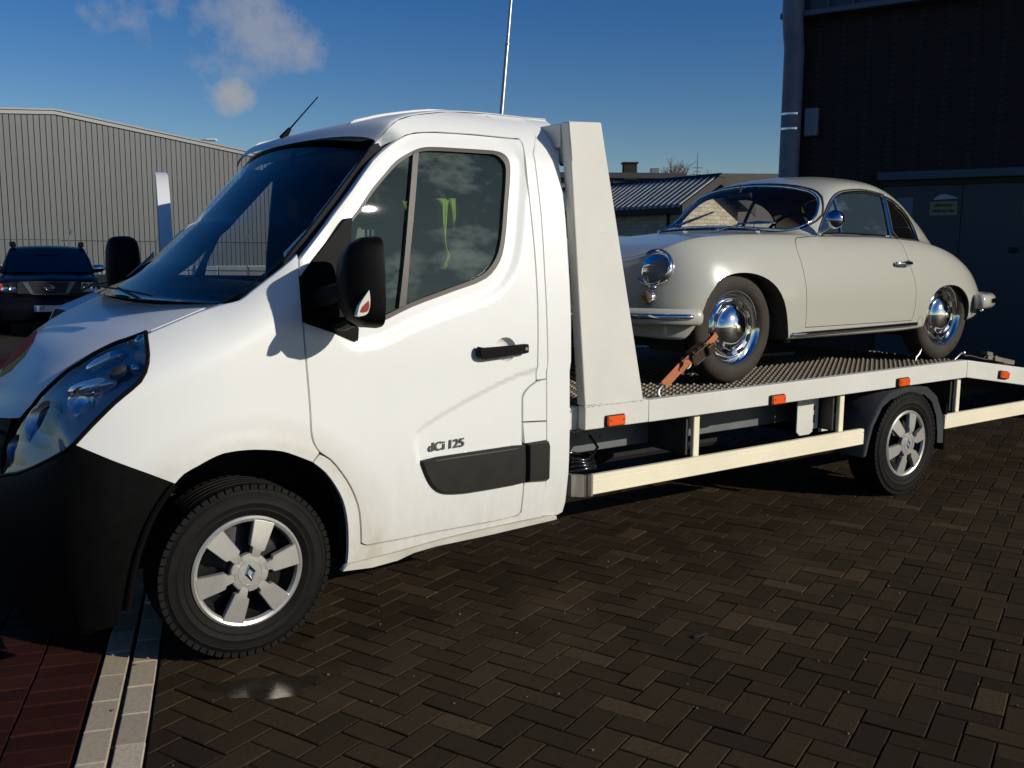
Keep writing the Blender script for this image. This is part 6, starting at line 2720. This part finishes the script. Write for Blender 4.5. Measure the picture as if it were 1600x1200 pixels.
# chrome waist trim under the windows
# ---- nose: headlamps, indicators, bumper
for s_ in (-1, 1):
    dirv = Vector((-.84, s_ * .40, .40)).normalized()
    o_ = Vector((PX - 1.4, PY + s_ * .55, PZ + .640))
    hit = bvh.ray_cast(o_, Vector((1, 0, 0)))
    c = (hit[0] if hit[0] is not None else Vector((PX - .5, PY + s_ * .575, PZ + .64)))
    dirv = Vector((-.90, s_ * .25, .36)).normalized()
    rot = dirv.to_track_quat('Y', 'Z').to_matrix().to_4x4()
    M = Matrix.Translation(c + dirv * .002 + Vector((.02, 0, 0))) @ rot
    b = MB()
    b.lathe([(.086, -.09), (.108, -.055), (.113, -.01), (.109, .016), (.100, .023), (.092, .018), (.088, .008)], (0, 0, 0), 'y', 40)
    b.xform(M)
    hb_ = b.build('headlight', CHROME, P, 60)
    b = MB()
    b.lathe([(0, -.055), (.05, -.045), (.078, -.015), (.088, .004)], (0, 0, 0), 'y', 32)
    b.xform(M)
    b.build('reflector_bowl', simple('coupe_lamp_bowl', (.20, .2, .2), .25, .8), hb_, 60)
    b = MB()
    b.lathe([(0, .042), (.04, .036), (.070, .023), (.089, .010)], (0, 0, 0), 'y', 32)
    b.xform(M)
    b.build('lens', glass('coupe_headlamp_lens', (.7, .72, .75), 1.0), hb_, 60)
    # indicator below
    hit = bvh.ray_cast(Vector((PX - 1.4, PY + s_ * .56, PZ + .485)), Vector((1, 0, 0)))
    c = hit[0] if hit[0] is not None else Vector((PX - .6, PY + s_ * .6, PZ + .475))
    rot = Vector((-.86, s_ * .48, .05)).normalized().to_track_quat('Y', 'Z').to_matrix().to_4x4()
    b = MB()
    b.lathe([(0, .060), (.022, .055), (.036, .036), (.042, .012), (.046, -.01)], (0, 0, 0), 'y', 24)
    b.xform(Matrix.Translation(c) @ rot)
    ti = b.build('front_indicator', CHROME, P, 60)
    b = MB()
    b.lathe([(0, .008), (.018, .007), (.030, .0)], (0, 0, 0), 'y', 20)
    b.xform(Matrix.Translation(c + Vector((-.055, s_ * .030, .004))) @ rot)
    b.build('indicator_lens', simple('smoky_amber_lens', (.25, .15, .06), .12, 0, .5), ti, 60)


def bumper_bar(name, path, sect, mat, parent):
    """sweep a (out, up) section along a plan path of (x, y, outward dir)"""
    rows = []
    n = len(path)
    for i, p in enumerate(path):
        t = (path[min(i + 1, n - 1)] - path[max(i - 1, 0)]).normalized()
        o = Vector((-t.y, t.x, 0))
        sc = 1.0
        rows.append([p + o * a * sc + Vector((0, 0, z * sc)) for a, z in sect])
    b = MB()
    b.grid(rows, True)
    for rr in (rows[0], rows[-1]):
        c = sum(rr, Vector()) / len(rr)
        t = (rows[0][0] - rows[1][0]).normalized() if rr is rows[0] else (rows[-1][0] - rows[-2][0]).normalized()
        mid_ = [c + (v - c) * .8 + t * .018 for v in rr]
        tip = [c + (v - c) * .35 + t * .028 for v in rr]
        b.grid([rr, mid_, tip], True)
        b.add(tip, [tuple(range(len(tip)))])
    return b.build(name, mat, parent, 60)


half = [(-.325, .765), (-.40, .735), (-.49, .66), (-.58, .54), (-.67, .40), (-.745, .20), (-.77, 0)]
path = [Vector((PX + s, PY - y, PZ + .385)) for s, y in half] + [Vector((PX + s, PY + y, PZ + .385)) for s, y in reversed(half[:-1])]
path = catmull(path, 4)
sect = [(-.02, -.042), (.022, -.045), (.036, -.03), (.038, .0), (.034, .03), (.018, .046), (-.02, .044), (-.03, 0)]
fb_ = bumper_bar('front_bumper', path, sect, IVORY, P)
b = MB()
n = len(path)
tp = []
for i, p_ in enumerate(path):
    t = (path[min(i + 1, n - 1)] - path[max(i - 1, 0)]).normalized()
    tp.append(p_ + Vector((-t.y, t.x, 0)) * .036 + Vector((0, 0, .004)))
b.tube(tp[2:-2], [.008] + [.017] * (len(tp) - 6) + [.008], 10)
b.build('bumper_strip', CHROME, fb_, 60)
half = [(2.40, .80), (2.55, .785), (2.70, .725), (2.83, .60), (2.93, .40), (2.975, .18), (2.985, 0)]
path = [Vector((PX + s, PY + y, PZ + .40)) for s, y in half] + [Vector((PX + s, PY - y, PZ + .40)) for s, y in reversed(half[:-1])]
path = catmull(path, 4)
rb_ = bumper_bar('rear_bumper', path[:-1], [(-.02, -.05), (.03, -.052), (.05, -.03), (.054, .0), (.048, .034), (.028, .052), (-.02, .05), (-.03, 0)], IVORY, P)
tp = []
n = len(path)
for i, p_ in enumerate(path):
    t = (path[min(i + 1, n - 1)] - path[max(i - 1, 0)]).normalized()
    tp.append(p_ + Vector((-t.y, t.x, 0)) * .052 + Vector((0, 0, .004)))
b = MB()
b.tube(tp[2:-3], [.008] + [.017] * (len(tp) - 7) + [.008], 10)
b.build('bumper_strip', CHROME, rb_, 60)
b = MB()
b.ball((PX + 2.47, side_y(2.3, .40) - .02, PZ + .34), .012, 8)
b.build('bumper_bolt', WORNCHROME, rb_)

# ---- wheels


def coupe_wheel(c, side):
    e = bpy.data.objects.new('wheel', None)
    COL.objects.link(e)
    C = Vector(c)
    e.location = C
    adopt(e, P)
    b = MB()
    R, hw = .313, .078
    prof = [(.205, .055), (.212, .068), (.235, .077), (.265, .078), (.290, .070), (.305, .056), (.312, .036), (.313, .0)]
    prof = prof + [(r, -h) for r, h in reversed(prof[:-1])]
    b.lathe(prof, C + Vector((0, -side * .062, 0)), 'y', 64)
    b.build('tyre', OLDTYRE, e, 60)
    b = MB()
    k = side
    b.lathe([(.122, k * -.012), (.130, k * -.020), (.150, k * -.010), (.166, k * -.012), (.176, k * -.034), (.184, k * -.038), (.190, k * -.012), (.196, k * .004), (.204, k * .010), (.211, k * .004), (.212, k * -.01)], C, 'y', 72)
    b.build('rim', CHROME, e, 60)
    b = MB()
    b.lathe([(0, k * .034), (.022, k * .0335), (.026, k * .031), (.05, k * .028), (.085, k * .017), (.108, k * .002), (.120, k * -.010), (.126, k * -.012)], C, 'y', 64)
    b.build('hub_cap', CHROME, e, 60)
    b = MB()
    b.lathe([(0, k * .039), (.016, k * .038), (.021, k * .0335)], C, 'y', 24)
    b.build('cap_emblem', simple('worn_emblem', (.55, .45, .3), .3, .8), e, 60)
    for i in range(10):
        t = 2 * pi * i / 10 + .2
        b = MB()
        M = Matrix.Translation(C) @ Matrix.Rotation(-t, 4, 'Y')
        pl = [(.150 + .013 * cos(q), .026 * sin(q)) for q in [2 * pi * j / 14 for j in range(14)]]
        b.add([M @ Vector((r, k * -.0085, z)) for r, z in pl] + [M @ Vector((.150 + (r - .150) * .8, k * -.0135, z * .8)) for r, z in pl], [tuple(range(14, 28))] + [(j, (j + 1) % 14, 14 + (j + 1) % 14, 14 + j) for j in range(14)])
        b.add([M @ Vector((r, k * -.0075, z)) for r, z in pl], [tuple(range(14))])
        b.build('vent_slot', DARKVOID, e, None)


for sx in (0.0, 2.1):
    z = 1.127 if sx == 0 else 1.128
    coupe_wheel((PX + sx, .188, z), -1)
    coupe_wheel((PX + sx, 2 * PY - .188, z), 1)
# wheel wells and underside
for sx, poly in ((0, AF), (2.05, AR)):
    for s_ in (-1, 1):
        b = MB()
        y0 = PY + s_ * .70
        b.lathe([(.352 if sx == 0 else .335, 0), (.34, -s_ * .30), (.05, -s_ * .30)], (PX + sx, y0, PZ + .30), 'y', 32, radians(-20), radians(200))
        b.build('wheel_well', DARKVOID, P)
b = MB()
b.box(PX - .35, PX + 2.4, PY - .5, PY + .5, PZ + .20, PZ + .25, .02)
b.tube([(PX + 2.1, PY - .6, PZ + .3), (PX + 2.1, PY + .6, PZ + .3)], .035, 8)
b.tube([(PX, PY - .6, PZ + .3), (PX, PY + .6, PZ + .3)], .03, 8)
b.build('underside', DARKVOID, P)
# ---- cabin
b = MB()
b.box(PX + .40, PX + 2.0, PY - .62, PY + .62, PZ + .26, PZ + .32)
b.build('cabin_floor', DARKVOID, P, None)
TAN = simple('tan_leather', (.30, .20, .115), .6, var=.12, vscale=10)
for s_ in (-1, 1):
    b = MB()
    b.box(-.05, .07, -.23, .23, 0, .50, .05, Matrix.Translation((PX + 1.33, PY + s_ * .32, PZ + .42)) @ Matrix.Rotation(radians(14), 4, 'Y'))
    b.box(PX + .88, PX + 1.32, PY + s_ * .32 - .23, PY + s_ * .32 + .23, PZ + .34, PZ + .47, .05)
    b.build('seat', simple('dark_brown_leather', (.05, .032, .02), .55), P)
b = MB()
b.box(PX + .42, PX + .74, PY - .60, PY + .60, PZ + .60, PZ + .822, .04)
b.box(PX + .50, PX + .74, PY - .58, PY + .58, PZ + .815, PZ + .84, .012)
b.build('dashboard', simple('blue_grey_dash', (.03, .035, .05), .3), P)
b = MB()
cw = Vector((PX + .93, PY - .33, PZ + .80))
b.loop([cw + Vector((.085 * sin(t), .20 * cos(t), .18 * sin(t))) for t in [2 * pi * i / 36 for i in range(36)]], .011, 8)
b.tube([cw, cw + Vector((-.25, 0, -.12))], .02, 8)
for t in (radians(-20), radians(200), radians(270)):
    b.tube([cw, cw + Vector((.085 * sin(t), .20 * cos(t), .18 * sin(t)))], .008, 6)
b.build('steering_wheel', DASH, P, 60)
b = MB()
b.box(PX + .83, PX + .86, PY - .10, PY + .10, PZ + 1.07, PZ + 1.12, .012)
b.tube([(PX + .845, PY, PZ + 1.12), (PX + .86, PY, PZ + 1.17)], .007, 6)
b.build('rear_view_mirror', DASH, P)
b = MB()
b.box(PX + 1.55, PX + 1.98, PY - .55, PY + .55, PZ + .42, PZ + .78, .08)
b.build('rear_shelf', INSIDE, P)
# wipers and washer on the scuttle
for y0, y1 in ((-.16, -.46), (.36, .05)):
    a_ = bvh.ray_cast(Vector((PX + .47, PY + y0, PZ + 2)), Vector((0, 0, -1)))[0] + Vector((0, 0, .014))
    pts = [a_]
    for t in (.4, .7, 1):
        h = bvh.ray_cast(Vector((PX + lerp(.52, .66, t), PY + lerp(y0, y1, t), PZ + 2)), Vector((0, 0, -1)))[0]
        pts.append(h + Vector((-.015, 0, .012)))
    b = MB()
    b.ball(a_, .013, 8)
    b.tube(pts, .005, 6)
    b.tube([pts[1] + Vector((-.012, .03, 0)), pts[3] + Vector((-.012, -.02, 0))], .006, 6)
    b.build('wiper', WORNCHROME, P)
for y in (.10, -.50):
    a_ = bvh.ray_cast(Vector((PX + .45, PY + y, PZ + 2)), Vector((0, 0, -1)))[0]
    b = MB()
    b.ball(a_ + Vector((0, 0, .008)), .018, 10, (1.2, 1.2, .9))
    b.build('scuttle_knob', CHROME, P)
# bonnet and engine-lid seams, small roof catch light piece
b = MB()
pts = []
for i in range(41):
    t = i / 40
    s = lerp(-.62, .40, t)
    y = -.50 * (1 - (1 - min(1, t * 1.6)) ** 2.4) * (1 if t < .8 else 1 - .25 * ((t - .8) / .2) ** 2) - .02
    h = bvh.ray_cast(Vector((PX + s, PY + y, PZ + 2)), Vector((0, 0, -1)))[0]
    if h is not None:
        pts.append(h)
b.tube(pts, .0022, 5)
b.tube([Vector((v.x, 2 * PY - v.y, v.z)) for v in pts], .0022, 5)
b.build('bonnet_seam', simple('seam_dark', (.06, .055, .045), .8), P)
b = MB()
a_ = bvh.ray_cast(Vector((PX + 2.58, PY - .25, PZ + 2)), Vector((0, 0, -1)))[0]
b.ball(a_, .016, 8, (1, 1, .7))
b.build('lid_hinge', CHROME, P)

# ------------------------------------------------------------------ lashing straps
WEB = Mat('orange_webbing')
_w = WEB.noise(90, 3, .6)
WEB.set(col=WEB.ramp(_w, [(.3, (.34, .10, .035)), (.7, (.48, .17, .06))]), rough=.85)
WEB = WEB.m
S1 = thing('ratchet_strap', 'orange ratchet strap holding the front wheel of the coupe to the deck edge', 'strap', (2.19, .07, .84))


def ribbon(b, pts, w, th, up):
    rows = []
    n = len(pts)
    for i, p_ in enumerate(pts):
        p_ = Vector(p_)
        t = (Vector(pts[min(i + 1, n - 1)]) - Vector(pts[max(i - 1, 0)])).normalized()
        a = t.cross(up).normalized()
        c = a.cross(t).normalized()
        rows.append([p_ + a * w + c * th, p_ - a * w + c * th, p_ - a * w - c * th, p_ + a * w - c * th])
    b.grid(rows, True)
    b.add(rows[0], [(0, 1, 2, 3)])
    b.add(rows[-1], [(3, 2, 1, 0)])


upv = Vector((.0, -1, .35)).normalized()
b = MB()
ribbon(b, [(2.215, .062, .868), (2.28, .075, .903), (2.37, .098, .948), (2.43, .115, .968)], .023, .0025, upv)
b.build('webbing', WEB, S1, 30)
b = MB()
ribbon(b, [(2.43, .113, .967), (2.47, .120, .988)], .024, .003, upv)
b.build('loop_fold', WEB, S1, 30)
b = MB()
ribbon(b, [(2.36, .088, .925), (2.385, .086, .948), (2.40, .094, .985)], .021, .002, Vector((.5, -.8, .2)))
b.build('loose_end', WEB, S1, 30)
b = MB()
ribbon(b, [(2.585, .138, 1.028), (2.63, .150, 1.052), (2.70, .168, 1.085), (2.725, .182, 1.098)], .016, .0025, upv)
b.build('webbing', WEB, S1, 30)
b = MB()
Rm = Matrix.Translation((2.53, .128, 1.012)) @ Matrix.Rotation(radians(-29), 4, 'Y') @ Matrix.Rotation(radians(10), 4, 'X')
b.box(-.075, .075, -.03, -.022, -.03, .03, .003, Rm)
b.box(-.06, .05, -.034, .03, -.036, -.028, .002, Rm)
b.box(-.06, .05, -.034, .03, .028, .036, .002, Rm)
for x in (-.05, -.005, .04):
    q0, q1 = Rm @ Vector((x, -.012, -.045)), Rm @ Vector((x, -.012, .045))
    b.tube([q0, q1], .009, 8)
b.box(.03, .085, -.052, -.036, -.028, .028, .004, Rm)
b.build('ratchet', simple('worn_ratchet_steel', (.16, .12, .09), .35, .8, var=.3, vscale=60), S1, 35)
b = MB()
b.loop([Rm @ Vector((-.10 + .035 * cos(t), -.01, .028 * sin(t))) for t in [2 * pi * i / 18 for i in range(18)]], .005, 6)
b.build('ring', WORNCHROME, S1)
b = MB()
b.tube([(2.215, .062, .868), (2.19, .055, .862), (2.165, .048, .848), (2.16, .042, .832), (2.17, .040, .818)], .008, 8)
b.tube([(2.215, .040, .868), (2.215, .085, .868)], .007, 8)
b.build('hook', STEEL, S1)
S2 = thing('loose_ratchet', 'rusty lashing ratchet with a short strap lying behind the rear wheel on the tail', 'strap', (5.6, .15, .76))
b = MB()
ribbon(b, [(5.16, .13, .845), (5.24, .13, .84), (5.34, .14, .822), (5.46, .15, .80), (5.56, .15, .79)], .02, .003, Vector((0, 0, 1)))
b.build('webbing', simple('dirty_webbing', (.09, .065, .045), .9), S2, 30)
b = MB()
Rm = Matrix.Translation((5.62, .14, .785)) @ Matrix.Rotation(radians(12), 4, 'Y') @ Matrix.Rotation(radians(-16), 4, 'Z')
b.box(-.10, .16, -.034, -.028, -.012, .022, .003, Rm)
b.box(-.10, .16, .028, .034, -.012, .022, .003, Rm)
b.box(-.02, .16, -.028, .028, .016, .024, .003, Rm)
b.tube([Rm @ Vector((-.03, -.045, .01)), Rm @ Vector((-.03, .045, .01))], .016, 10)
b.box(-.11, -.05, -.03, .03, .016, .045, .004, Rm)
b.build('ratchet', simple('rusty_ratchet', (.17, .14, .115), .6, .4, var=.35, vscale=60), S2, 35)
b = MB()
b.tube([(5.05, .12, .822), (5.09, .12, .842), (5.14, .125, .862), (5.18, .13, .858)], .005, 6)
b.ball((5.185, .13, .862), .010, 8)
b.build('hook', STEEL, S2)
b = MB()
b.tube([(4.70, .2, .825), (4.71, .2, .85), (4.745, .2, .875), (4.765, .2, .905), (4.765, .2, .925), (4.75, .2, .935)], .006, 8)
tag(b.build('lashing_hook', STEEL, None), 'single thin wire hook standing on the deck in front of the rear wheel', 'hook')
b = MB()
b.tube([(3.35, 1.05, .84), (3.8, .95, .835), (4.3, .88, .842)], .012, 6)
b.tube([(3.62, .85, .836), (3.95, 1.0, .838)], .009, 6)
tag(b.build('lashing_bar', STEEL, None), 'thin steel bar lying on the deck in the shade under the coupe', 'bar')
